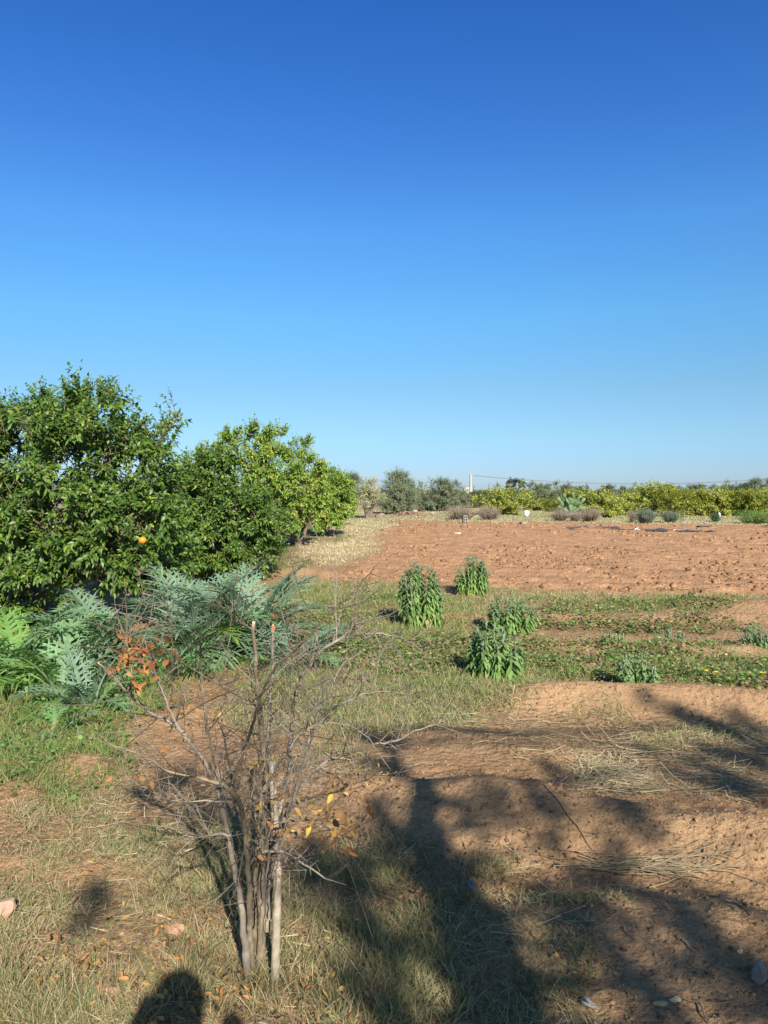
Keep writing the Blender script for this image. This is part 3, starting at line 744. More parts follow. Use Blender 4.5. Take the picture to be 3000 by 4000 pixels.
for px, tp, lab in ((1851, 1894, 'thin dark cypress on the skyline just right of the concrete pole'), (1910, 1889, 'taller thin cypress on the skyline left of the dark tree')):
    d = 300; xx = (px - 1500) / FPX * d; t = topz(tp, d)
    c = thing('cypress_tree', (xx, d, 0), lab, 'cypress', 'cypresses on the skyline')
    mb = MB(); tube(mb, [(xx, d, 0), (xx, d, .8)], [.1, .08], 6); part(mb, 'trunk', M_BARK, c)
    mb = MB(); crown(mb, [(xx, d, .6 + (t - .8) * k / 5, .36 * (1 - (k / 5.6) ** 2)) for k in range(6)], np.array([xx, d, 0]), 900, 8, .25, .4, [(.04, .06, .035), (.05, .07, .04)], 240 + px, (.1, .3), 1.5, K=2, fold=None); part(mb, 'crown', M_OLIVE, c)
d = 230; xx = (1622 - 1500) / FPX * d
pl = thing('palm_tree', (xx, d, 0), 'small dark palm head showing in the dip of the skyline', 'palm')
mb = MB(); tube(mb, [(xx, d, 0), (xx, d, 1.4)], [.2, .16], 6); part(mb, 'trunk', M_BARK, pl)
mb = MB(); n = 40; r = R(250); az = r.rand(n) * 6.28; el = r.uniform(-.1, 1.1, n)
blades(mb, np.tile([xx, d, 1.4], (n, 1)), np.stack([np.cos(az) * np.cos(el), np.sin(az) * np.cos(el), np.sin(el)], -1), np.tile(UP, (n, 1)), 1.2, .16, np.array([.05, .08, .04]), None, PLANCE, 4, .5); part(mb, 'crown', M_OLIVE, pl)

# ------------------------------------------------------------------ pole, wires, house
d = 150; xx = (1838 - 1500) / FPX * d; zt = topz(1852, d)
pole = thing('utility_pole', (xx, d, 0), 'pale concrete utility pole rising above the low olives', 'utility pole')
mb = MB()
for a, b, w0, w1 in ((0, zt, .27, .19),):
    p = [(xx, d, t * (b - a) + a) for t in np.linspace(0, 1, 9)]; tube(mb, p, np.linspace(w0, w1, 9), 4, (.40, .36, .29), rough=.02)
part(mb, 'post', M_CONC, pole, False)
mb = MB(); tube(mb, [(xx, d, zt - .25), (xx + .25, d, zt - .25), (xx + .45, d, zt - .35)], [.05, .05, .05], 6, (.2, .2, .2)); tube(mb, [(xx + .45, d, zt - .35), (xx + .45, d, zt - .15)], [.07, .07], 6, (.35, .33, .3)); part(mb, 'insulator', M_CONC, pole)
def wire(px0, py0, px1, py1, d, sagpx, rad, label):
    p0, p1 = atp(px0, py0, d), atp(px1, py1, d); t = np.linspace(0, 1, 40)[:, None]
    p = p0 + (p1 - p0) * t; p[:, 2] -= (4 * t * (1 - t))[:, 0] * sagpx * d / FPX
    mb = MB(); tube(mb, p, np.full(40, rad), 5, (.12, .13, .15)); tag(mb.build('power_line', M_PLASTIC, loc=tuple(p[0])), label, 'power line')
wire(1848, 1857, 3330, 1838, 150, 41, .075, 'sagging dark wire running from the concrete pole to the right edge')
wire(1380, 1905, 1838, 1903, 150, 3, .03, 'thin wire low over the olive groves left of the concrete pole')

def boxes(mb, L, col):
    for (x0, y0, z0, x1, y1, z1) in L:
        V = [(x, y, z) for z in (z0, z1) for y in (y0, y1) for x in (x0, x1)]
        mb.add(V, [[0, 2, 3, 1], [4, 5, 7, 6], [0, 1, 5, 4], [2, 6, 7, 3], [0, 4, 6, 2], [1, 3, 7, 5]], col)
d = 320; xx = (1826 - 1500) / FPX * d; zt = topz(1904, d)
hs_ = thing('farm_house', (xx, d, 0), 'small whitewashed flat roofed house far behind the concrete pole', 'house')
mb = MB(); boxes(mb, [(xx - 1.3, d, 0, xx + 2.2, d + 4, zt - .5)], (.42, .38, .31)); part(mb, 'wall', M_CONC, hs_, False)
mb = MB(); boxes(mb, [(xx - 1.4, d - .1, zt - .5, xx + 2.3, d + 4.1, zt - .3), (xx - .7, d + .8, zt - .3, xx + 1.0, d + 3, zt)], (.46, .43, .38)); part(mb, 'roof', M_CONC, hs_, False)
mb = MB(); boxes(mb, [(xx - .4, d - .06, 1.0, xx + .4, d - .01, 1.7)], (.08, .09, .11)); part(mb, 'window', M_PLASTIC, hs_, False)
mb = MB(); boxes(mb, [(xx + 1.0, d - .06, 0, xx + 1.8, d - .01, 1.9)], (.2, .14, .1)); part(mb, 'door', M_PLASTIC, hs_, False)

# ------------------------------------------------------------------ shrubs and things at the far edge of the field
def bush(name, label, cat, group, px, base_py, w, h, cols, seed, matl, n=900, leafy=False):
    d = EYE * FPX / (base_py - HOR); x0 = (px - 1500) / FPX * d; z0 = float(H(x0, d))
    root = thing(name, (x0, d, z0), label, cat, group); r = R(seed)
    h *= 1.2; az = r.rand(n) * 6.28; q = np.sqrt(r.rand(n))
    D = np.stack([np.cos(az) * q * w / 2, np.sin(az) * q * w / 2, h * np.sqrt(np.maximum(.03, 1 - .8 * q ** 2)) * (.75 + .3 * r.rand(n))], -1)
    Lb = np.linalg.norm(D, axis=1) * r.uniform(.75, 1.05, n)
    cols = np.asarray(cols); c = cols[r.randint(0, len(cols), n)] * (.7 + .6 * r.rand(n, 1))
    mb = MB(); P = np.array([x0, d, z0]) + np.stack([np.cos(az), np.sin(az), 0 * az], -1) * (q * w * .22)[:, None]
    D2 = unit(D - (P - np.array([x0, d, z0])) + r.randn(n, 3) * .05)
    k = n // 4
    blades(mb, P[:k], D2[:k], np.tile([0, -1, .2], (k, 1)) + r.randn(k, 3) * .4, Lb[:k], .018, c[:k] * .7, None, PBLADE, 3, 0, .05)
    part(mb, 'stems', M_DRY, root)
    mb = MB(); tip = P + D2 * Lb[:, None] * r.uniform(.35, 1, n)[:, None]
    shoots(mb, tip, D2 + UP * .6, r.uniform(.08, .2, n), 6, .06 if leafy else .05, .4 if leafy else .35, cols, r, fold=None, K=2)
    part(mb, 'foliage', matl, root)
    return root
BR = [(.26, .20, .15), (.32, .25, .18), (.20, .15, .12), (.36, .29, .21), (.25, .22, .17)]
GG = [(.13, .16, .10), (.17, .20, .14), (.10, .13, .08), (.20, .22, .16)]
gb, gg = 'dry brown bushes edging the field', 'grey-green bushes edging the field'
bush('dry_bush', 'wide dead brown bush with upright spikes, behind the concrete block', 'bush', gb, 1800, 2030, 1.75, .66, BR, 301, M_DRY, 1100)
bush('dry_bush', 'dead brown bush between the concrete block and the white bag', 'bush', gb, 1912, 2032, 1.25, .62, BR, 302, M_DRY, 900)
bush('dry_bush', 'rounded brown bush at the left foot of the cactus', 'bush', gb, 2188, 2037, 1.0, .52, BR, 303, M_DRY, 800)
bush('dry_bush', 'wide rounded brown bush at the right foot of the cactus', 'bush', gb, 2305, 2038, 1.2, .60, BR, 304, M_DRY, 1000)
bush('dry_bush', 'low brown bush in front of the cactus trunk', 'bush', gb, 2248, 2039, .7, .42, BR, 307, M_DRY, 500)
bush('grey_bush', 'larger grey-green bush on the pale grass before the lemon trees', 'bush', gg, 2523, 2046, .95, .58, GG, 305, M_OLIVE, 1000, True)
bush('grey_bush', 'smaller grey-green bush right of the larger one', 'bush', gg, 2620, 2043, .80, .44, GG, 306, M_OLIVE, 800, True)
bush('dry_bush', 'small brown bush leaning on the left of the larger grey-green bush', 'bush', gb, 2472, 2040, .5, .45, BR, 308, M_DRY, 350)
bush('weed_clump', 'tall bright green weed clump at the far right edge of the field', 'weeds', None, 2950, 2047, 1.7, .50, [(.13, .22, .05), (.16, .25, .06), (.10, .17, .04)], 309, M_GRASS, 900, True)
bush('weed_clump', 'dark green weed clump below the small white sack', 'weeds', None, 2795, 2040, .45, .36, [(.07, .12, .05), (.09, .14, .06)], 310, M_GRASS, 350, True)

d = EYE * FPX / (2022 - HOR); xx = (2229 - 1500) / FPX * d; r = R(320); z0 = float(H(xx, d))
pp = thing('prickly_pear', (xx, d, z0), 'blue-green prickly pear cactus standing among brown bushes', 'cactus')
def pad(base, dirv, yaw, Lp, Wp):
    t = unit(np.array(dirv)); a = unit(np.cross(t, [sin(yaw), -cos(yaw), 0.01])); nrm = np.cross(a, t)
    Lp, Wp = Lp * 1.36, Wp * 1.42; V = ICO2.copy(); s = V[:, 2]
    wid = (.75 + .25 * s)
    P = base + t * Lp * .5 + t[None] * (s * Lp * .5)[:, None] + a[None] * (V[:, 0] * Wp * .5 * wid)[:, None] + nrm[None] * (V[:, 1] * .035)[:, None]
    mb = MB(); mb.add(P, ICO2F, np.array([.11, .18, .085]) * (.8 + .35 * r.rand()))
    part(mb, 'pad', M_PAD, pp)
    return base + t * Lp * .93, a, t
mb = MB(); tube(mb, smoothline([(xx, d, z0 - .05), (xx, d, z0 + .2), (xx + .03, d, z0 + .42)], [.07, .08, .06], .06)[0], np.linspace(.08, .06, len(smoothline([(xx, d, z0 - .05), (xx, d, z0 + .2), (xx + .03, d, z0 + .42)], [.07, .08, .06], .06)[0])), 8, (.16, .2, .12)); part(mb, 'trunk', M_PAD, pp)
tops = []
for k, an in enumerate((-58, -32, -8, 14, 38, 62)):
    e, a, t = pad(np.array([xx + .012 * k - .03, d + r.randn() * .05, z0 + .3]), (sin(radians(an)), r.randn() * .25, cos(radians(an))), r.randn() * .5, .36, .19)
    tops.append((e, an))
for e, an in tops:
    for q in (-26, 4, 30):
        if r.rand() < .93:
            e2, a, t = pad(e + r.randn(3) * .02, (sin(radians(an + q)), r.randn() * .3, cos(radians(an * .8 + q))), r.randn() * .8, r.uniform(.27, .36), r.uniform(.17, .23))
            if abs(an) < 45 and r.rand() < .45:
                pad(e2, (sin(radians(an * .8 + q + r.randn() * 15)), r.randn() * .3, 1), r.randn() * .8, r.uniform(.22, .3), .18)

# block, bag, sack, scraps, stones
d = 35.2; xx = (1816 - 1500) / FPX * d; zb = float(HF(xx, d)) - .01
bm = MB(); t_, w_, h_, dp = .03, .20, .40, .20
cb = thing('concrete_block', (xx, d, zb), 'grey hollow concrete block stood on end in the ploughed field', 'concrete block')
xs = [0, t_, (w_ - t_) / 2, (w_ + t_) / 2, w_ - t_, w_]; zs = [0, t_, .13, .13 + t_, .24 + t_ * .3, .27 + t_ * .3, h_ - t_, h_]
L = []
for i in (0, 2, 4): L.append((xs[i], 0, 0, xs[i + 1], dp, h_))
for z0_ in (0, .1234, .2467, h_ - t_):
    for i in (1, 3): L.append((xs[i], .003, z0_, xs[i + 1], dp - .003, z0_ + t_))
boxes(bm, L, (.27, .25, .235)); ob = part(MB().add(np.vstack(bm.V) * [1, 1, 1] + [xx - .1, d - .1, zb], np.vstack(bm.F), (.27, .25, .235)), 'shell', M_CONC, cb, False)
cb.rotation_euler = (0, 0, radians(16))
def crumple(name, label, cat, c, sz, col, seed, matl, rough=.9, cut=False):
    r = R(seed); d_ = unit(r.randn(7, 3)); V = ICO2.copy()
    f = 1 + rough * (np.abs(np.sin((V @ d_.T) * 4)).mean(1) - .6) + r.randn(len(V)) * .06
    if cut:
        f = 1 + r.randn(len(V)) * .02
        for _ in range(14):
            q = unit(r.randn(3)); c_ = r.uniform(.5, .85); V = V - np.maximum(0, V @ q - c_)[:, None] * q
    V = V * f[:, None] * sz; V[:, 2] -= V[:, 2].min()
    mb = MB(); mb.add(V + c, ICO2F, col)
    return tag(mb.build(name, matl, None, False, loc=tuple(c)), label, cat)
p = atp(2057, 2016, 45.8); p[2] = float(H(p[0], p[1])); crumple('plastic_bag', 'crumpled white bag lying on the pale grass left of the cactus', 'bag', p, np.array([.17, .14, .17]), (.62, .62, .62), 331, M_CLOTH, 1.3)
p = atp(2810, 2024, 43.5); p[2] = float(H(p[0], p[1])); crumple('plastic_sack', 'small upright white sack under the lemon trees at the right', 'sack', p, np.array([.07, .07, .17]), (.55, .55, .54), 332, M_CLOTH)
p = atp(2034, 2055, 33.8); p[2] = float(HF(p[0], p[1])) - .01; crumple('stone', 'dark brown lump of stone at the field edge below the white bag', 'stone', p, np.array([.07, .07, .06]), (.06, .04, .035), 333, M_STONE)
p = atp(2046, 2047, 35.4); p[2] = float(HF(p[0], p[1])) - .01; crumple('stone', 'flat pale slab of stone at the field edge below the white bag', 'stone', p, np.array([.17, .1, .05]), (.5, .44, .36), 334, M_STONE)
p = atp(1788, 2092, 26.8); p[2] = float(HF(p[0], p[1])) - .01; crumple('stone', 'pale flat stone lying alone in the field below the concrete block', 'stone', p, np.array([.12, .07, .05]), (.48, .34, .24), 335, M_STONE)
def film(px0, px1, py, label, seed):                       # torn black mulch film
    r = R(seed); d = EYE * FPX / (py - HOR); x0, x1 = (px0 - 1500) / FPX * d, (px1 - 1500) / FPX * d
    n = int((x1 - x0) / .05); X, V = np.meshgrid(np.linspace(x0, x1, n), np.linspace(-1, 1, 7), indexing='ij')
    wv = .22 * np.maximum(0, vnoise(X * 2.3, X * 0, seed) - .3) + .015
    Y = d + V * wv * 1.6 + .5 * (vnoise(X * .6, X * 0 + 5, seed) - .5)
    Z = HF(X, Y) + .035 + .09 * vnoise(X * 6, Y * 6, seed + 1) * (1 - V ** 2 * .9)
    a = (np.arange(n - 1) * 7)[:, None] + np.arange(6)[None]
    mb = MB(); mb.add(np.stack([X, Y, Z], -1), np.stack([a, a + 7, a + 8, a + 1], -1).reshape(-1, 4), (.07, .06, .06))
    tag(mb.build('plastic_film', M_PLASTIC, None, False), label, 'plastic film', 'torn dark film lying on the field')
film(2200, 2420, 2072, 'long torn strip of dark plastic film on the field, leftmost piece', 341)
film(2425, 2640, 2079, 'torn dark plastic film on the field, below the larger grey-green bush', 342)
film(2645, 2745, 2082, 'short torn dark plastic film on the field, right of the longer strips', 343)
film(2752, 2788, 2081, 'smallest scrap of dark plastic film, at the right end of the line', 344)
film(2730, 2780, 2065, 'scrap of dark plastic film lying farther back near the field edge', 345)
film(2975, 3060, 2063, 'scrap of dark plastic film at the right edge of the picture', 346)

r = R(350); STN = [(.29, .17, .115), (.33, .21, .15), (.25, .14, .095), (.36, .27, .20)]
labs = ['flat reddish slab at the left end of the rubble heap', 'pink slab leaning in the rubble heap', 'broken brick lump in the middle of the rubble heap', 'low red stone at the front of the rubble heap', 'pale pink stone right in the rubble heap', 'reddish stone at the back of the rubble heap', 'small brown stone at the right end of the rubble heap', 'long red slab lying before the large olive', 'rusty stone beside the long red slab', 'pinkish boulder in front of the rubble heap']
for lab, (px, py, s) in zip(labs, [(1475, 2018, .3), (1565, 2010, .28), (1600, 2008, .3), (1578, 2024, .22), (1648, 2018, .26), (1620, 2002, .3), (1690, 2008, .22), (1490, 2012, .34), (1520, 2014, .2), (1640, 2022, .2)]):
    p = atp(px, py, EYE * FPX / (py - HOR)); p[2] = float(H(p[0], p[1])) - .04
    o = crumple('rubble_stone', lab, 'stone', p, np.array([s, s * .7, s * (.3 + .25 * r.rand())]), STN[r.randint(4)], 351 + px, M_STONE, .8, True); o['group'] = 'stones of the rubble heap'
cx1, cy1 = (1600 - 1500) / FPX * 47, 47.; mb = MB(); n = 500
x = cx1 + r.randn(n) * 1.1 - .3; y = cy1 + r.randn(n) * .8; s = .03 + .07 * r.rand(n) ** 2
lumps(mb, np.stack([x, y, H(x, y) + .28 * np.exp(-((x - cx1) / 1.1) ** 2 - ((y - cy1) / .8) ** 2) * r.rand(n)], -1), s, np.asarray(STN)[r.randint(0, 4, n)] * .75, 352)
tag(mb.build('rubble', M_STONE), 'heap of reddish rubble and earth in front of the large olive', 'rubble', kind='stuff')

# near stones and bits
def nstone(label, px, py, sz, col, seed, name='stone', cat='stone', sink=.2, matl=M_STONE, group=None):
    d = EYE * FPX / (py - HOR); x = (px - 1500) / FPX * d
    c = np.array([x, d, float(H(x, d)) - sz[2] * sink])
    o = crumple(name, label, cat, c, np.array(sz), col, seed, matl, .7, True)
    if group: o['group'] = group
    return o
nstone('large pinkish rock in the grass at the left edge of the foreground', 4, 3600, (.055, .05, .06), (.42, .27, .19), 361)
nstone('grey block of stone half buried at the right edge of the foreground', 2968, 3850, (.032, .035, .05), (.24, .22, .19), 362)
nstone('whitish stone in the grass at the bottom of the foreground', 2300, 3925, (.03, .025, .022), (.26, .24, .21), 363)
nstone('longer cream chip of wood on the earth at the bottom right', 2580, 3925, (.032, .012, .010), (.34, .29, .18), 364, 'wood_chip', 'wood chip')
nstone('shorter cream chip of wood beside the longer one', 2638, 3908, (.026, .01, .009), (.38, .33, .22), 365, 'wood_chip', 'wood chip')
nstone('tiny yellowish pebble on bare earth near the grey block', 2890, 3762, (.012, .010, .010), (.6, .5, .32), 366)
nstone('dark bluish pebble on the bare earth below the stalk bundle', 2444, 3545, (.014, .012, .007), (.13, .13, .13), 367, group='dark pebbles')
nstone('dark pebble on the bare earth below the right part of the stalk bundle', 2650, 3522, (.014, .012, .006), (.15, .12, .11), 368, group='dark pebbles')
nstone('dark brown pebble on the lower bank, rightmost of the dark pebbles', 2820, 3553, (.020, .016, .008), (.14, .11, .10), 369, group='dark pebbles')
nstone('greyish pebble on the face of the earth bank', 2445, 3335, (.014, .012, .008), (.2, .17, .15), 370, group='dark pebbles')
nstone('dark stone on the crest of the earth bank at the right', 2840, 3205, (.022, .017, .012), (.16, .11, .09), 371)
nstone('second dark stone on the crest of the bank, right of the first', 2895, 3235, (.025, .019, .014), (.15, .10, .08), 372)
nstone('pale reddish stone beside the brown leaves at bottom left', 405, 3905, (.045, .04, .03), (.42, .24, .15), 373)
nstone('flat reddish stone in the grass left of the shrub base', 690, 3640, (.05, .035, .025), (.40, .24, .15), 374)
d = EYE * FPX / (3490 - HOR); xx = (1834 - 1500) / FPX * d; zz = float(H(xx, d))
mb = MB(); tube(mb, [(xx, d, zz), (xx + .006, d, zz + .035)], [.011, .010], 12, (.015, .07, .28)); tube(mb, [(xx + .006, d, zz + .035), (xx + .0065, d, zz + .042)], [.007, .006], 10, (.015, .06, .24))
tag(mb.build('bottle_cap', M_PLASTIC, loc=(xx, d, zz)), 'small blue plastic bottle cap dropped in the shaded grass', 'bottle cap')

# dry stalks lying in the furrow, fallen twigs
def stalk(mb, x0, y0, x1, y1, rad, r, col, lift=.012):
    t = np.linspace(0, 1, 9); x = x0 + (x1 - x0) * t + np.cumsum(r.randn(9)) * .004; y = y0 + (y1 - y0) * t + np.cumsum(r.randn(9)) * .005
    z = H(x, y); z = np.maximum(z, np.convolve(np.pad(z, 2, 'edge'), np.ones(5) / 5, 'valid')) + lift
    tube(mb, np.stack([x, y, z], -1), np.linspace(rad, rad * .5, 9), 5, col)
r = R(380); mb = MB()
for i in range(95):
    px = 2570 + np.clip(r.randn() * 120, -250, 260); py = 3425 + (px - 2500) * .085 + r.randn() * 7
    x, y = gnd(px / K, py / K); Ls = r.uniform(.10, .40); sk_ = r.randn() * .09 + .07; y += r.randn() * .018
    stalk(mb, x - Ls / 2, y + Ls * sk_ + r.randn() * .01, x + Ls / 2, y - Ls * sk_ + r.randn() * .01, r.uniform(.0010, .0028), r, np.array([.36, .28, .17]) * r.uniform(.6, 1.15), .008 + .02 * r.rand())
x, y = gnd(2500 / K, 3430 / K)
tag(mb.build('stalk_bundle', M_DRY, loc=(x, y, float(H(x, y)))), 'bundle of long dry stalks lying in the furrow below the earth bank', 'dry stalks')
for i, (a, b, c, d, rad, lab) in enumerate([
        (2130, 3255, 2330, 3380, .004, 'brown twig lying on the slope left of the stalk bundle'), (2190, 3370, 2420, 3395, .004, 'pale twig ending at the left of the stalk bundle'),
        (2490, 3540, 2620, 3650, .003, 'thin dark twig on the bare lower bank'), (2890, 3600, 2925, 3660, .006, 'short thick dark stick at the right of the lower bank'),
        (2660, 3905, 2870, 3920, .003, 'long thin straw-coloured stick at the bottom right'), (2720, 3910, 2770, 4000, .004, 'dark bent stick at the bottom edge right of the wood chips'),
        (2660, 3730, 2705, 3765, .005, 'short brown stick below the lower bank'), (2440, 3690, 2475, 3740, .003, 'small dark twig in the sparse grass'),
        (1980, 3090, 2210, 3085, .004, 'twig lying along the crest of the earth bank'), (2050, 3110, 2140, 3190, .003, 'crooked twig over the crest of the bank'),
        (2755, 3405, 2735, 3430, .006, 'stub of dark stick leaning by the stalk bundle'), (830, 2910, 1000, 2960, .003, 'thin twig on the bare soil behind the shrub')]):
    mb = MB(); x0, y0 = gnd(a / K, b / K); x1, y1 = gnd(c / K, d / K); stalk(mb, x0, y0, x1, y1, rad, r, np.array([.22, .15, .10]) * r.uniform(.8, 1.6))
    tag(mb.build('fallen_twig', M_DRY, loc=(x0, y0, float(H(x0, y0)))), lab, 'twig', 'fallen twigs')

# ------------------------------------------------------------------ felted sage-like plants
def sage(label, u, vbase, w, h, nst, seed, leafL=.10, grey=.0, group='leafy grey-green plants in the plot', name='sage_plant'):
    x0, y0 = gnd(u, vbase); z0 = float(H(x0, y0)); r = R(seed)
    root = thing(name, (x0, y0, z0), label, 'plant', group); lean = r.randn() * .05 * h; nst = int(nst * 1.8); leafL *= .92
    stem = MB(); leaf = MB(); tipm = MB()
    for i in range(nst):
        a, q = r.rand() * 6.28, sqrt((i + .5) / nst)
        b = np.array([x0 + cos(a) * q * w * .24, y0 + sin(a) * q * w * .24, z0 - .01])
        hh = h * (1 - .42 * q ** 2.2) * r.uniform(.86, 1.04)
        top = b + np.array([cos(a) * q * w * .26 + lean, sin(a) * q * w * .26, hh]) + r.randn(3) * .01
        p, rr = smoothline([b, (b + top) / 2 + np.array([cos(a), sin(a), 0]) * q * w * .06, top], [.006, .005, .003], .05)
        tube(stem, p, rr, 5, (.25, .26, .18))
        m = int(hh / .020) + 3
        t = np.linspace(.16, 1, m); idx = t * (len(p) - 1); i0 = np.minimum(idx.astype(int), len(p) - 2)
        Q = p[i0] + (p[i0 + 1] - p[i0]) * (idx - i0)[:, None]
        for side in range(2):
            az = np.arange(m) * 1.57 + side * pi + r.rand() * 6 + r.randn(m) * .25
            el = np.radians(-38 + 75 * t ** 6) + r.randn(m) * .2
            D = np.stack([np.cos(az) * np.cos(el), np.sin(az) * np.cos(el), np.sin(el)], -1)
            N = unit(UP + D * .5 + r.randn(m, 3) * .15)
            Ll = leafL * (1.05 - .55 * t ** 2) * (.75 + .5 * r.rand(m))
            g = np.clip(t * 1.1 - .35 + grey, 0, 1)[:, None]
            c = (np.array([.145, .24, .06]) * (1 - g) + np.array([.15, .235, .10]) * g) * (.75 + .5 * r.rand(m, 1))
            low = (t < .35)[:, None] & (r.rand(m, 1) < .35)
            c = np.where(low, np.array([.24, .26, .09]), c)
            blades(leaf, Q, D, N, Ll, Ll * .36, c, c * 1.05, PL, 4, .1, .35 * (1 - t) + .1, .12)
        kk = 8; az = r.rand(kk) * 6.28
        D = np.stack([np.cos(az) * .6, np.sin(az) * .6, np.ones(kk)], -1)
        blades(tipm, np.tile(top, (kk, 1)) - UP * r.rand(kk, 1) * .03, D, unit(np.cross(D, UP) + UP * .3), leafL * .26, leafL * .11, np.array([.20, .28, .19]), None, PL, 3, .2, 0, .1)
    part(stem, 'stem', M_DRY, root); part(leaf, 'foliage', M_SAGE, root); part(tipm, 'shoot_tips', M_SAGE, root)
    return root
sage('tallest leafy grey-green plant, leftmost of the four big ones', 913, 1352, .56, .78, 26, 401, .105)
sage('narrow domed leafy plant at the field edge, farthest of the four big ones', 1021, 1284, .52, .60, 24, 402, .10)
sage('wide low leafy plant in the middle of the plot', 1102, 1366, .66, .44, 24, 403, .10)
sage('nearest of the four big leafy plants, drooping large leaves', 1073, 1462, .50, .47, 16, 404, .115)
sage('small loose grey plant with silvery spikes on the right earth bank', 1380, 1492, .36, .34, 12, 405, .075, .3)
sage('young silvery plant on the far weedy strip at the right', 1450, 1390, .40, .17, 14, 406, .055, .5)
sage('young silvery plant near the right edge of the plot', 1640, 1402, .42, .24, 14, 407, .06, .5)
sage('very small green plant on the earth bank left of the loose grey plant', 1322, 1408, .28, .12, 7, 408, .06, 0)

# yellow wild flowers
for i, (u, v, lab) in enumerate([(1423, 1414, 'yellow wildflower above the loose grey plant'), (1448, 1362, 'yellow wildflower on the far weedy strip'), (1524, 1496 - 20, 'left yellow wildflower of the pair in the near weeds'), (1545, 1478, 'right yellow wildflower of the pair in the near weeds'), (1668 - 25, 1490 - 12, 'yellow wildflower nearest the right edge'), (1465, 1388 - 6, 'yellow wildflower beside the young silvery plant'), (945, 1248 + 10, 'yellow wildflower at the top of the tallest leafy plant')]):
    x0, y0 = gnd(u, v); z0 = float(H(x0, y0)); hh = .09
    if i == 6: x0, y0 = gnd(925, 1352); z0 = float(H(x0, y0)); hh = .62; y0 -= .16
    fl = thing('wildflower', (x0, y0, z0), lab, 'flower', 'yellow wildflowers')
    mb = MB(); tube(mb, [(x0, y0, z0), (x0 + .01, y0, z0 + hh)], [.003, .002], 4, (.12, .2, .06)); part(mb, 'stem', M_GRASS, fl)
    mb = MB(); n = 10; az = np.arange(n) * .628; D = np.stack([np.cos(az), np.sin(az) - .2, .5 + 0 * az], -1)
    blades(mb, np.tile([x0 + .01, y0, z0 + hh], (n, 1)), D, np.tile([0, -.4, 1.], (n, 1)), .022, .011, np.array([.80, .50, .03]), None, PL, 3); part(mb, 'petals', M_GRASS, fl)

# ------------------------------------------------------------------ cardoons (silvery thistle leaves), each leaf an object of its own
def cardoon_leaf(base, az, el0, L, curl, col0, col1, r, root, wide=1.0):
    K1 = 26; t = np.linspace(0, 1, K1)
    el = el0 - curl * t ** 1.25
    h = np.array([cos(az), sin(az), 0.]); side = np.array([-sin(az), cos(az), 0.])
    D = h[None] * np.cos(el)[:, None] + UP[None] * np.sin(el)[:, None]
    sway = np.cumsum(r.randn(K1)) * .012
    D = unit(D + side[None] * sway[:, None])
    pts = base + np.vstack([np.zeros(3), np.cumsum(D[:-1] * (L / (K1 - 1)), 0)])
    Sd = unit(np.cross(D, UP + .001 * h) + 1e-6); N = np.cross(Sd, D)
    mb = MB()
    midc = col1 * .5 + np.array([.30, .36, .22]) * .5
    tube(mb, pts, np.linspace(.013, .0025, K1) * (.6 + .5 * L), 5, midc, False)
    def lobes(n, t0, t1, w, asp, side_sgn, ang, tw):
        ts = np.linspace(t0, t1, n) + r.randn(n) * .008; ix = np.clip(ts, 0, 1) * (K1 - 1); i0 = np.minimum(ix.astype(int), K1 - 2); fr = (ix - i0)[:, None]
        P = pts[i0] * (1 - fr) + pts[i0 + 1] * fr; d = D[i0]; s = Sd[i0] * side_sgn; nn = N[i0]
        env = np.sin(np.clip((ts - .02) / .98, 0, 1) ** .75 * pi) ** .7 * .9 + .12
        a = np.radians(ang - 22 * ts + r.randn(n) * 6)[:, None]
        LD = unit(d * np.cos(a) + s * np.sin(a) + nn * .36)
        LN = unit(nn + s * -.25 + r.randn(n, 3) * .15)
        Ll = L * .30 * wide * env * w * (.85 + .3 * r.rand(n))
        c = col0 * (.85 + .3 * r.rand(n, 1))
        blades(mb, P, LD, LN, Ll, Ll * asp, c * .92, c * 1.12, PLANCE, 5, .34 + r.randn(n) * .10, .08, .16)
        for (q, sg, sc) in ((.28, 1, .34), (.32, -1, .32), (.54, 1, .26), (.58, -1, .24)):
            Q = P + LD * (Ll * q)[:, None] - LN * (Ll * .28 * q * q)[:, None]
            sd = unit(np.cross(LD, LN)) * sg
            TD = unit(LD * .75 + sd * .75)
            blades(mb, Q, TD, LN, Ll * sc, Ll * sc * .26, c, c * 1.05, PLANCE, 3, .15, .03, .05)
    nl = int(8 + L * 5)
    lobes(nl, .24, .97, 1.15, .15, 1, 60, 0); lobes(nl, .24, .97, 1.15, .15, -1, 60, 0)
    lobes(8, .06, .32, .5, .3, 1, 70, 0); lobes(8, .06, .32, .5, .3, -1, 70, 0)
    blades(mb, pts[-2:-1], D[-2:-1], N[-2:-1], L * .16, L * .05, col0, None, PLANCE, 4, .2, 0, .08)
    # narrow wing along the rib
    wv = (L * .026 * np.sin(np.clip(t, 0, 1) ** .6 * pi) + .004)[:, None] * Sd
    V = np.stack([pts - wv + N * .004, pts + N * .008, pts + wv + N * .004], 1); a = (np.arange(K1 - 1) * 3)[:, None] + np.arange(2)[None]
    mb.add(V, np.stack([a, a + 1, a + 4, a + 3], -1).reshape(-1, 4), col0)
    return part(mb, 'leaf', M_CARD, root)

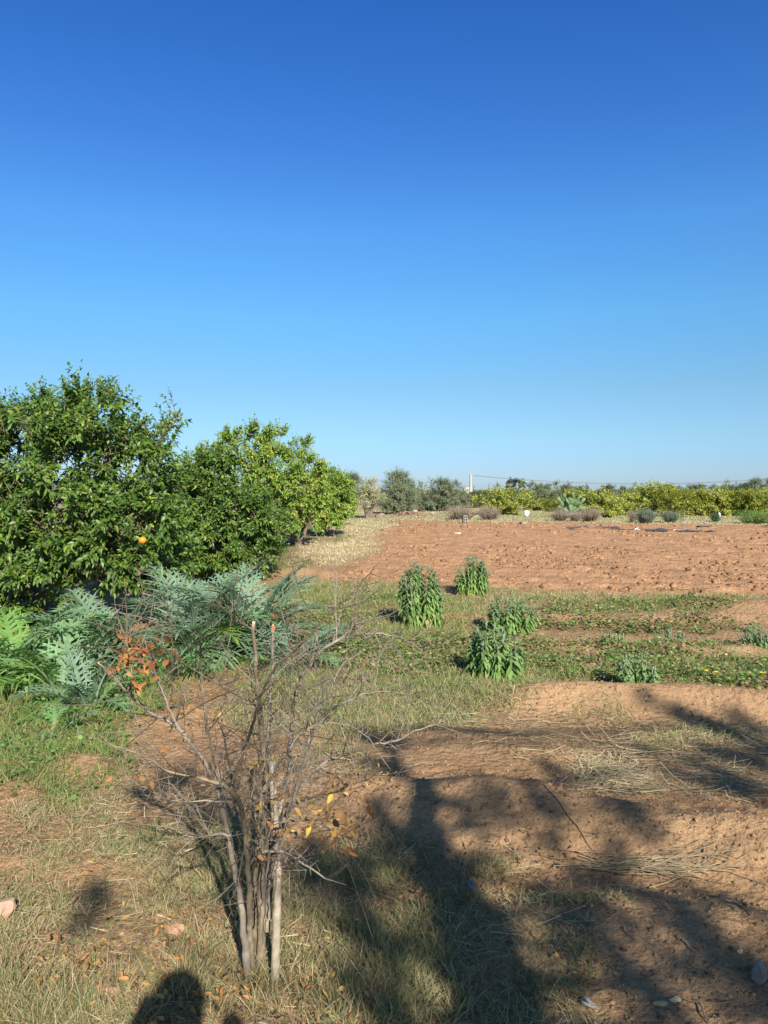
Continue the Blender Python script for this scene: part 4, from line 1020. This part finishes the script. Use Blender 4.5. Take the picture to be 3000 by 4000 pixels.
SIL, GRN, BRT = np.array([.17, .26, .175]), np.array([.15, .29, .06]), np.array([.17, .28, .06])
def cardoon(label, px, py, n, L, el, curl, mixg, seed, azc=None, bright=0.):
    d = EYE * FPX / (py - HOR); x0 = (px - 1500) / FPX * d; z0 = float(H(x0, d)); r = R(seed)
    root = thing('cardoon_plant', (x0, d, z0), label, 'cardoon', 'cardoon plants below the citrus trees')
    n = int(n * .8)
    for i in range(n):
        f = i / max(1, n - 1)                         # inner leaves stand, outer ones arch
        az = i * 2.4 + r.randn() * .3 if azc is None else azc + r.randn() * .9
        e0 = radians(el[1] * (1 - f) + el[0] * f) + r.randn() * .07
        g = np.clip(mixg + .75 * (f - .45) + r.randn() * .2, 0, 1)
        c = SIL * (1 - g) + GRN * g
        if f > .45 and r.rand() < bright * (.4 + f): c = BRT * (.8 + .4 * r.rand())
        Ln = L * (.84 + .3 * r.rand()) * (1 - .12 * f)
        b = np.array([x0 + cos(az) * .04, d + sin(az) * .04, z0 - .01])
        cardoon_leaf(b, az, e0, Ln, radians(curl) * (.75 + .5 * r.rand()) * (.65 + .5 * f), c, c, r, root)
cardoon('large silvery cardoon with tall arching leaves, below the orange fruit', 420, 2600, 26, .92, (24, 80), 78, .05, 501, bright=.10)
cardoon('big blue-silver cardoon at the right end of the clump', 985, 2545, 26, .98, (22, 82), 82, -.10, 502)
cardoon('tall silvery cardoon in the middle of the clump', 760, 2575, 24, .96, (28, 84), 76, .0, 503, bright=.08)
cardoon('low spreading green cardoon at the front left of the clump', 235, 2690, 16, .84, (12, 60), 60, .8, 504, bright=.5)
cardoon('bright green low cardoon at the left edge', 70, 2640, 14, .86, (18, 66), 80, .95, 505, bright=.8)
cardoon('small young cardoon at the front of the clump, in the grass', 345, 2765, 11, .52, (20, 70), 60, .1, 506)
cardoon('low green cardoon between the two tallest ones', 640, 2645, 13, .70, (12, 58), 60, .75, 507, bright=.35)
cardoon('low drooping cardoon to the right of the clump', 1130, 2600, 13, .74, (14, 56), 66, .05, 508)
cardoon('half hidden cardoon at the back of the clump under the second citrus tree', 880, 2490, 14, .95, (30, 80), 75, .05, 509)
cardoon('tiny cardoon seedling at the lower left of the clump', 215, 2860, 6, .34, (10, 45), 50, .4, 510, bright=.2)

# ------------------------------------------------------------------ the bare shrub in front, and the stake beside it
def s5(X, Y, d): return atp(300 + X * .844, 2200 + Y * .844, d)      # positions surveyed on an enlargement
def r5(r, d=2.55): return r * .844 / FPX * d
D0 = 2.56
GREY, TAN = np.array([.215, .183, .143]), np.array([.185, .148, .097])
xb, yb = (1008 - 1500) / FPX * D0, D0
shrub = thing('bare_shrub', (xb, yb, float(H(xb, yb))), 'nearly leafless many-stemmed shrub with spiny grey twigs in the foreground', 'shrub')
STEMS = [  # points (X, Y), radii, depth drift over the stem, colour, cut top?, twigs
    ([(850, 1905), (855, 1700), (855, 1500), (852, 1300), (866, 1100), (872, 950), (855, 760), (835, 560), (828, 430), (817, 268)], [27, 24, 22, 20, 18, 16, 15, 13, 11, 9], .02, TAN, 1, 10),
    ([(880, 1700), (882, 1500), (887, 1200), (885, 900), (890, 680), (905, 480), (907, 280)], [16, 15, 13, 11, 10, 9, 7], .10, GREY, 1, 9),
    ([(795, 1910), (762, 1600), (725, 1400), (700, 1280), (680, 1150), (660, 1050), (610, 950), (540, 850), (455, 750), (340, 690), (220, 580), (95, 455)], [21, 18, 15, 14, 15, 15, 14, 12, 11, 8, 6.5, 5], -.10, GREY, 1, 16),
    ([(815, 1905), (802, 1700), (790, 1400), (775, 1200), (742, 1085), (700, 1040), (600, 1000), (480, 980), (380, 940), (300, 880), (180, 850), (100, 790)], [18, 17, 14, 13, 13, 12, 8, 6, 5, 4, 3, 1.5], -.22, TAN, 0, 12),
    ([(828, 1890), (822, 1600), (832, 1350), (846, 1200), (858, 1050)], [20, 19, 17, 14, 12], -.04, TAN, 0, 3),
    ([(885, 1650), (890, 1400), (935, 1200), (972, 1000), (985, 850), (1000, 700), (1020, 600), (1060, 500), (1120, 410), (1180, 370), (1260, 335), (1380, 325), (1500, 345), (1580, 390), (1650, 445)], [17, 16, 15, 14, 13, 13, 12, 11, 10, 9, 8, 6, 4, 3, 1.5], .18, GREY, 0, 30),
    ([(900, 1450), (940, 1250), (990, 1110), (1040, 960), (1080, 830), (1092, 760), (1150, 700), (1220, 655), (1320, 610), (1420, 595), (1520, 605), (1640, 650)], [14, 13, 12, 11, 11, 11, 8, 6, 5, 3.5, 2.5, 1.5], -.05, GREY, 0, 26),
    ([(940, 1280), (975, 1180), (1050, 1010), (1150, 925), (1260, 880), (1370, 840), (1480, 820), (1560, 780), (1659, 745), (1740, 715)], [11, 11, 10, 10, 9, 7, 6, 5, 4, 2], .25, GREY, 0, 26),
    ([(720, 1020), (690, 850), (670, 700), (680, 500), (710, 330), (722, 170)], [7, 6, 5, 4, 3, 1.5], .05, TAN, 0, 10),
    ([(645, 980), (600, 720), (578, 560), (570, 430), (577, 250)], [7, 5.5, 5, 4, 1.5], -.12, TAN, 0, 10),
    ([(440, 735), (432, 660), (442, 550), (440, 400), (427, 200), (417, 15)], [6, 5, 4.5, 4, 3, 1.5], -.05, TAN * .8, 0, 12),
    ([(470, 760), (400, 600), (340, 440), (318, 360)], [6.5, 5, 3.5, 2], -.25, GREY, 0, 9),
    ([(720, 1010), (780, 850), (840, 660), (900, 510), (1000, 415), (1150, 262), (1280, 130), (1405, -5)], [8, 7.5, 7, 6, 5, 4.5, 3.5, 1.5], -.30, TAN * .75, 0, 14),
    ([(800, 1400), (850, 1345), (950, 1340), (1080, 1410), (1150, 1455), (1245, 1485)], [8, 8, 7, 6, 4.5, 2], -.22, GREY, 0, 5),
    ([(712, 1262), (620, 1255), (540, 1268), (445, 1228)], [9, 7.5, 6, 2], -.28, GREY, 0, 8),
    ([(935, 1200), (1020, 1190), (1100, 1200), (1230, 1260), (1365, 1330)], [7, 5.5, 4.5, 3, 1.5], -.25, GREY, 0, 14),
    ([(760, 1120), (690, 1108), (600, 1102), (470, 1100), (350, 1062), (205, 975)], [5, 4.5, 4, 3, 2.5, 1.2], -.3, GREY, 0, 8),
    ([(820, 310), (760, 270), (700, 222), (615, 148)], [5, 4, 3.5, 1.5], -.12, TAN * .8, 0, 6),
    ([(1040, 560), (990, 390), (955, 250), (930, 165)], [6, 4, 3, 1.5], .05, TAN * .8, 0, 8),
    ([(1180, 372), (1240, 330), (1285, 265), (1305, 190)], [5.5, 4, 3, 1.5], .2, GREY, 0, 9),
    ([(235, 590), (262, 500), (240, 380), (228, 200), (222, 70)], [5, 4, 3.2, 2.6, 1.2], -.3, TAN * .8, 0, 8),
    ([(985, 860), (1060, 770), (1180, 740), (1330, 790), (1450, 960)], [6, 5, 4, 3, 1.2], -.1, GREY, 0, 14),
    ([(1020, 600), (1130, 560), (1260, 545), (1390, 520)], [5, 4, 3, 1.2], .1, GREY, 0, 12),
    ([(780, 1300), (740, 1500), (705, 1560)], [4, 3, 1.5], -.2, GREY, 0, 3),
    ([(1090, 760), (1170, 600), (1230, 470), (1330, 400)], [5, 4, 3, 1.2], .0, GREY, 0, 12),
    ([(890, 820), (1010, 650), (1180, 500)], [4, 3, 1.2], .15, GREY, 0, 8),
    ([(860, 700), (780, 610), (690, 560), (560, 470)], [5, 4, 2.6, 1.2], .1, TAN * .8, 0, 9)]
rs = R(600)
for k_ in range(16):
    bx_, tx_, ty_ = 800 + 110 * rs.rand(), 650 + 520 * rs.rand(), 420 + 620 * rs.rand()
    b_ = 1400 + 450 * rs.rand(); q_ = rs.uniform(3.2, 6.5)
    STEMS.append(([(bx_, b_), (bx_ * .75 + tx_ * .25 + rs.randn() * 15, b_ * .7 + ty_ * .3), (bx_ * .4 + tx_ * .6 + rs.randn() * 25, b_ * .35 + ty_ * .65), (tx_, ty_)], [q_, q_ * .8, q_ * .55, 1.2], rs.randn() * .15, GREY if rs.rand() < .5 else TAN * .85, 0, 7))
zg = float(H(xb, yb))
for si, (pts, rad, drift, colr, cut, ntw) in enumerate(STEMS):
    y_of = lambda Y: np.clip((1900 - Y) / 1700, 0, 1.1)
    P = np.array([s5(X_, Y_, D0 + .03 * math.sin(si * 2.1) * (y_of(Y_) < 1) + drift * 1.6 * y_of(Y_)) for X_, Y_ in pts])
    if pts[0][1] > 1860: P[0, 2] = zg - .03
    rr = np.array([r5(q) for q in rad]) * .80; rr[0] *= 1.25 if rad[0] > 12 else 1
    p, q = smoothline(P, rr, .022)
    q = q * (1 + .22 * (vnoise(np.arange(len(q)) * .8 + si * 5, np.zeros(len(q)), 78) - .4)); jit = rs.randn(*p.shape) * .0018; jit[0] = 0; p = p + jit
    mb = MB(); n = len(p)
    cc = colr[None] * (.55 + .8 * vnoise(np.arange(n) * .45 + si * 9, np.zeros(n), 77))[:, None]
    tube(mb, p, q, 10 if rad[0] > 10 else 6, np.vstack([cc, cc[-1:]]), True, (.40, .32, .21) if cut else None, .14, si)
    stem = part(mb, 'stem', M_BARK, shrub)
    tw = MB(); T = unit(np.gradient(p, axis=0))
    lo = .45 if rad[0] > 13 else .12
    for k in range(int(ntw * 1.4)):
        i = int((lo + (1 - lo) * rs.rand()) * (n - 2)); 
        dv = unit(rs.randn(3) * [1, .8, .8] + UP * .35); dv = unit(dv - T[i] * (dv @ T[i]) * .8 + T[i] * .45)
        Ls = rs.uniform(.05, .26) * (.6 + .6 * (p[i][2] > .5)); r0 = min(q[i] * .6, rs.uniform(.0012, .0024))
        m1 = p[i] + dv * Ls * .5 + rs.randn(3) * .008; e = p[i] + dv * Ls + rs.randn(3) * .015 + UP * .01
        tp, tq = smoothline([p[i], m1, e], [r0, r0 * .85, r0 * .45], .04)
        ct = (GREY if rs.rand() < .6 else TAN * .75) * rs.uniform(.7, 1.2)
        tube(tw, tp, tq, 4, ct, False)
        for j in range(rs.randint(2, 6)):                      # spines and side twigs
            f = rs.rand(); b = p[i] * (1 - f) + e * f if f > .5 else p[i] * (1 - f) + e * f
            f2 = f * (len(tp) - 1); i0 = min(int(f2), len(tp) - 2); b = tp[i0] + (tp[i0 + 1] - tp[i0]) * (f2 - i0)
            sv = unit(np.cross(dv, rs.randn(3)) + dv * .35); ls = rs.uniform(.015, .05) if rs.rand() < .7 else rs.uniform(.05, .13)
            tube(tw, [b, b + sv * ls], [r0 * .7, r0 * .3], 4, ct, False)
    for j in range(ntw):                                       # spines on the stem itself
        i = int((.25 + .75 * rs.rand()) * (n - 2)); sv = unit(np.cross(T[i], rs.randn(3)) + T[i] * .3)
        tube(tw, [p[i], p[i] + sv * (q[i] + rs.uniform(.012, .04))], [.0016, .0006], 4, colr * .9, False)
    if tw.n: part(tw, 'twigs', M_BARK, stem)
lf = MB()
def wither(X, Y, sx, sy, n, dd, cols, Lr=(.018, .034)):
    c = np.asarray(cols)[rs.randint(0, len(cols), n)] * rs.uniform(.75, 1.25, (n, 1))
    P = np.array([s5(X + rs.randn() * sx, Y + rs.randn() * sy, D0 + dd + rs.randn() * .05) for _ in range(n)])
    L_ = rs.uniform(*Lr, n)
    blades(lf, P, unit(rs.randn(n, 3) + [0, 0, -.5]), unit(rs.randn(n, 3) + [0, -.8, .3]), L_, L_ * rs.uniform(.4, .6, n), c, c * 1.1, PL, 4, rs.uniform(-.3, .7, n), .1, .18)
OR, YE = [(.36, .16, .05), (.30, .13, .045), (.40, .20, .065), (.22, .10, .045)], [(.34, .22, .06), (.30, .18, .06), (.28, .15, .05), (.42, .30, .06)]
wither(215, 385, 30, 40, 22, -.40, OR); wither(330, 400, 35, 30, 22, -.40, OR); wither(260, 460, 40, 30, 20, -.40, OR); wither(300, 530, 50, 25, 9, -.38, OR); wither(400, 390, 25, 35, 9, -.3, OR)
wither(130, 510, 10, 12, 2, -.35, OR); wither(440, 620, 20, 20, 7, -.1, OR); wither(520, 700, 40, 40, 14, -.1, YE, (.018, .032)); wither(660, 640, 30, 40, 6, 0, YE, (.02, .03))
wither(1180, 1190, 110, 45, 26, -.3, YE, (.02, .038)); wither(1220, 1310, 60, 30, 9, -.3, OR); wither(1080, 1090, 80, 30, 9, -.2, YE, (.02, .034)); wither(870, 960, 30, 80, 8, -.12, YE); wither(820, 1400, 20, 20, 3, -.1, OR)
wither(400, 860, 15, 15, 4, -.2, OR); wither(280, 960, 60, 30, 8, -.25, YE, (.018, .03)); wither(940, 1230, 20, 20, 4, -.1, OR); wither(1150, 820, 90, 60, 9, 0, YE, (.018, .03)); wither(910, 270, 8, 60, 4, .1, OR); wither(840, 1180, 30, 60, 5, -.1, YE); wither(760, 540, 6, 10, 3, .1, YE)
wither(440, 450, 20, 60, 6, -.15, OR)
part(lf, 'withered_leaves', M_LITTER, shrub)

stp = [(916, 1945), (921, 1800), (928, 1500), (925, 1300), (911, 1080), (903, 912)]
P = np.array([s5(X_, Y_, D0 - .05 + .05 * (1945 - Y_) / 1000) for X_, Y_ in stp]); P[0, 2] = float(H(P[0, 0], P[0, 1])) - .04
stake = thing('wooden_stake', (P[0, 0], P[0, 1], float(H(P[0, 0], P[0, 1]))), 'weathered grey wooden stake driven in beside the stems of the bare shrub', 'stake')
p, q = smoothline(P, [r5(v) for v in (21, 20, 19, 18.5, 17.5, 16)], .03); mb = MB(); n = len(p)
cc = np.array([.29, .245, .18])[None] * (.75 + .5 * vnoise(np.arange(n) * .6, np.zeros(n), 88))[:, None]
tube(mb, p, q, 12, np.vstack([cc, cc[-1:]]), True, (.30, .27, .24), .10, 9); part(mb, 'post', M_BARK, stake)
mb = MB(); tt = np.linspace(0, 6.28 * 2.2, 40); c0 = s5(905, 1200, D0 - .02)
tube(mb, np.stack([c0[0] - .02 + np.cos(tt) * .045, c0[1] + .01 + np.sin(tt) * .03, c0[2] + np.linspace(-.01, .012, 40)], -1), np.full(40, .0016), 5, (.10, .09, .08)); part(mb, 'tie_cord', M_DRY, stake)

# ------------------------------------------------------------------ behind the camera: the tree and the person whose shadows fall into the picture
def back(px, py, dep=-4.2, jit=0.):
    x, y = gnd(px / K, py / K); t = (y - dep + jit) / -SUNV[1]
    return np.array([x, y, 0.]) + SUNV * t, y
TR = [(1950, 4000), (1890, 3800), (1795, 3600), (1710, 3420), (1625, 3260), (1565, 3090), (1535, 2960), (1515, 2850)]
tp_ = [back(a, b)[0] for a, b in TR]
sl_ = (tp_[1] - tp_[0]) / max(.01, (tp_[1] - tp_[0])[2])
b0 = tp_[0] - sl_ * tp_[0][2]; b0 = np.array([tp_[0][0] * .6 + b0[0] * .4, -4.2, 0]); b0[2] = float(H(b0[0], b0[1])) - .05
shade = thing('shade_tree', tuple(b0), 'tree behind the photographer that throws the branching shadow over the earth bank', 'tree')
tm = MB(); p, q = smoothline([b0, b0 * .4 + tp_[0] * .6] + tp_, [.19, .17, .15, .14, .125, .11, .09, .06, .04, .012], .15); tube(tm, p, q, 10, (.12, .10, .08), rough=.2)
S6 = [(130, 205, 60), (60, 300, 50), (150, 330, 50), (30, 180, 50), (250, 620, 85), (200, 490, 45), (500, 370, 60), (370, 530, 40), (430, 470, 50), (640, 500, 55), (690, 600, 45), (560, 440, 40), (900, 500, 60), (980, 540, 65), (930, 600, 45), (1080, 600, 45), (1000, 680, 45),
      (1100, 60, 45), (1250, 90, 50), (1350, 120, 70), (1450, 150, 75), (1560, 130, 80), (1630, 220, 100), (1500, 260, 85), (1350, 280, 60), (1260, 330, 50), (1150, 240, 40), (1450, 380, 75), (1600, 400, 110), (1550, 520, 65),
      (1440, 500, 45), (1650, 580, 60), (760, 300, 40), (800, 345, 40), (950, 760, 55), (850, 720, 45), (1050, 780, 40), (1280, 810, 60), (1400, 830, 45), (1200, 870, 60), (1150, 900, 65), (1050, 950, 50), (1250, 960, 75), (1350, 1010, 85),
      (1450, 1090, 95), (1560, 1160, 110), (1350, 1130, 55), (1610, 1260, 80), (1450, 1240, 60), (1250, 1060, 50), (900, 880, 60), (800, 850, 55), (720, 860, 45), (850, 950, 55), (950, 1000, 60), (780, 1000, 55), (1000, 1080, 60),
      (1100, 1150, 65), (1170, 1220, 50), (700, 1110, 60), (1260, 1280, 50), (1610, 940, 45), (400, 820, 70), (350, 700, 70), (420, 930, 70), (480, 1080, 90), (560, 1220, 100), (300, 900, 60), (1700, 300, 120), (1720, 700, 60), (1720, 1100, 120), (200, 700, 60), (250, 1000, 60)]
S7 = [(400, 800, 75), (330, 890, 45), (430, 730, 40), (1290, 640, 95), (1400, 720, 80), (1500, 650, 110), (1600, 480, 95), (1590, 800, 80), (1640, 600, 90), (1350, 560, 60), (760, 250, 75), (860, 420, 65), (700, 300, 40), (930, 560, 60), (980, 720, 55), (1500, 900, 60), (1620, 980, 70), (1481, 791, 70), (1603, 408, 60), (1568, 896, 60), (1621, 1105, 80), (1394, 582, 60), (1330, 600, 60), (1560, 1200, 80), (1640, 1250, 90), (1450, 1050, 50)]
rr_ = R(700); FB = []
for (X_, Y_, q_) in S6:
    c, yy = back(1400 + X_ / 1.037, 2700 + Y_ / 1.037, jit=rr_.randn() * .35); FB.append((*c, max(.02, q_ / 1.037 * yy / FPX * 1.08 - .012)))
for (X_, Y_, q_) in S7:
    c, yy = back(X_ * .904, 2800 + Y_ * .904, jit=rr_.randn() * .35); FB.append((*c, max(.02, q_ * .904 * yy / FPX * 1.0 - .015)))
FB = np.array(FB); spine = np.array(p)
for (bx, by, bz, br) in FB:
    c = np.array([bx, by, bz]); low = spine[spine[:, 2] < max(bz - .25, 1.2)]; j = low[np.argmin(np.linalg.norm(low - c, axis=1))]
    m_ = (j + c) / 2 + rr_.randn(3) * .08 - UP * .1
    a, b = smoothline([j, m_, c], [.014, .010, .004], .15); tube(tm, a, b, 5, (.12, .10, .08), False)
part(tm, 'trunk', M_BARK, shade)
cm = MB(); rc = R(701); PP, DD = [], []
for (bx, by, bz, br) in FB:
    k = int(8 + 6400 * br ** 2)
    dd = unit(rc.randn(k, 3)); PP.append(np.array([bx, by, bz]) + dd * (br * rc.rand(k) ** .5)[:, None]); DD.append(unit(dd + rc.randn(k, 3) * .6))
PP, DD = np.vstack(PP), np.vstack(DD)
shoots(cm, PP, DD, np.full(len(PP), .035), 4, .052, .38, [(.07, .11, .03), (.09, .13, .04)], rc, K=2, fold=None)
part(cm, 'crown', M_CITRUS, shade)

px_, py_ = .20, -.36
per = thing('person', (px_, py_, float(H(px_, py_))), 'photographer standing behind the view in dark clothes, seen only as a shadow in the grass', 'person')
bm = bmesh.new(); sk = bm.verts.layers.skin.verify()
SK = {'pel': (0, 0, .95, .15), 'wa': (0, 0, 1.12, .135), 'ch': (0, .01, 1.32, .16), 'nk': (0, .0, 1.47, .06), 'hd': (0, .02, 1.59, .072), 'tp': (0, .02, 1.69, .07),
      'sl': (-.18, 0, 1.40, .07), 'el': (-.36, .08, 1.25, .05), 'wl': (-.20, .22, 1.45, .03), 'hl': (-.15, .27, 1.53, .035), 'sr': (.18, 0, 1.40, .07), 'er': (.24, .12, 1.10, .045), 'wr': (.10, .25, 1.40, .03), 'hr': (.06, .28, 1.47, .035),
      'tl': (-.10, 0, .86, .10), 'kl': (-.11, .02, .48, .065), 'al': (-.12, -.01, .08, .045), 'fl': (-.13, .15, .03, .04), 'tr': (.10, 0, .86, .10), 'kr': (.11, .02, .48, .065), 'ar': (.12, -.01, .08, .045), 'fr': (.13, .15, .03, .04)}
vv = {k: bm.verts.new(v[:3]) for k, v in SK.items()}
for a, b in [s.split() for s in ('pel wa', 'wa ch', 'ch nk', 'nk hd', 'hd tp', 'ch sl', 'sl el', 'el wl', 'wl hl', 'ch sr', 'sr er', 'er wr', 'wr hr', 'pel tl', 'tl kl', 'kl al', 'al fl', 'pel tr', 'tr kr', 'kr ar', 'ar fr')]:
    bm.edges.new((vv[a], vv[b]))
for k, v in SK.items(): vv[k][sk].radius = (v[3], v[3]); vv[k][sk].use_root = (k == 'pel')
me = bpy.data.meshes.new('body'); bm.to_mesh(me); bm.free()
bo = bpy.data.objects.new('body', me); COL.objects.link(bo); bo.parent = per
bo.modifiers.new('skin', 'SKIN').use_smooth_shade = True; bo.modifiers.new('sub', 'SUBSURF').render_levels = 2
def cloth(nt, N, L, p, out): p.inputs['Base Color'].default_value = (.06, .07, .09, 1); p.inputs['Roughness'].default_value = .9
me.materials.append(mat('dark_cloth', cloth))
mb = MB(); V = ICO2 * [.085, .10, .09] + [px_, py_ + .0, 1.665]; mb.add(V, ICO2F, (.03, .02, .015)); part(mb, 'hair', M_CLOTH, per)
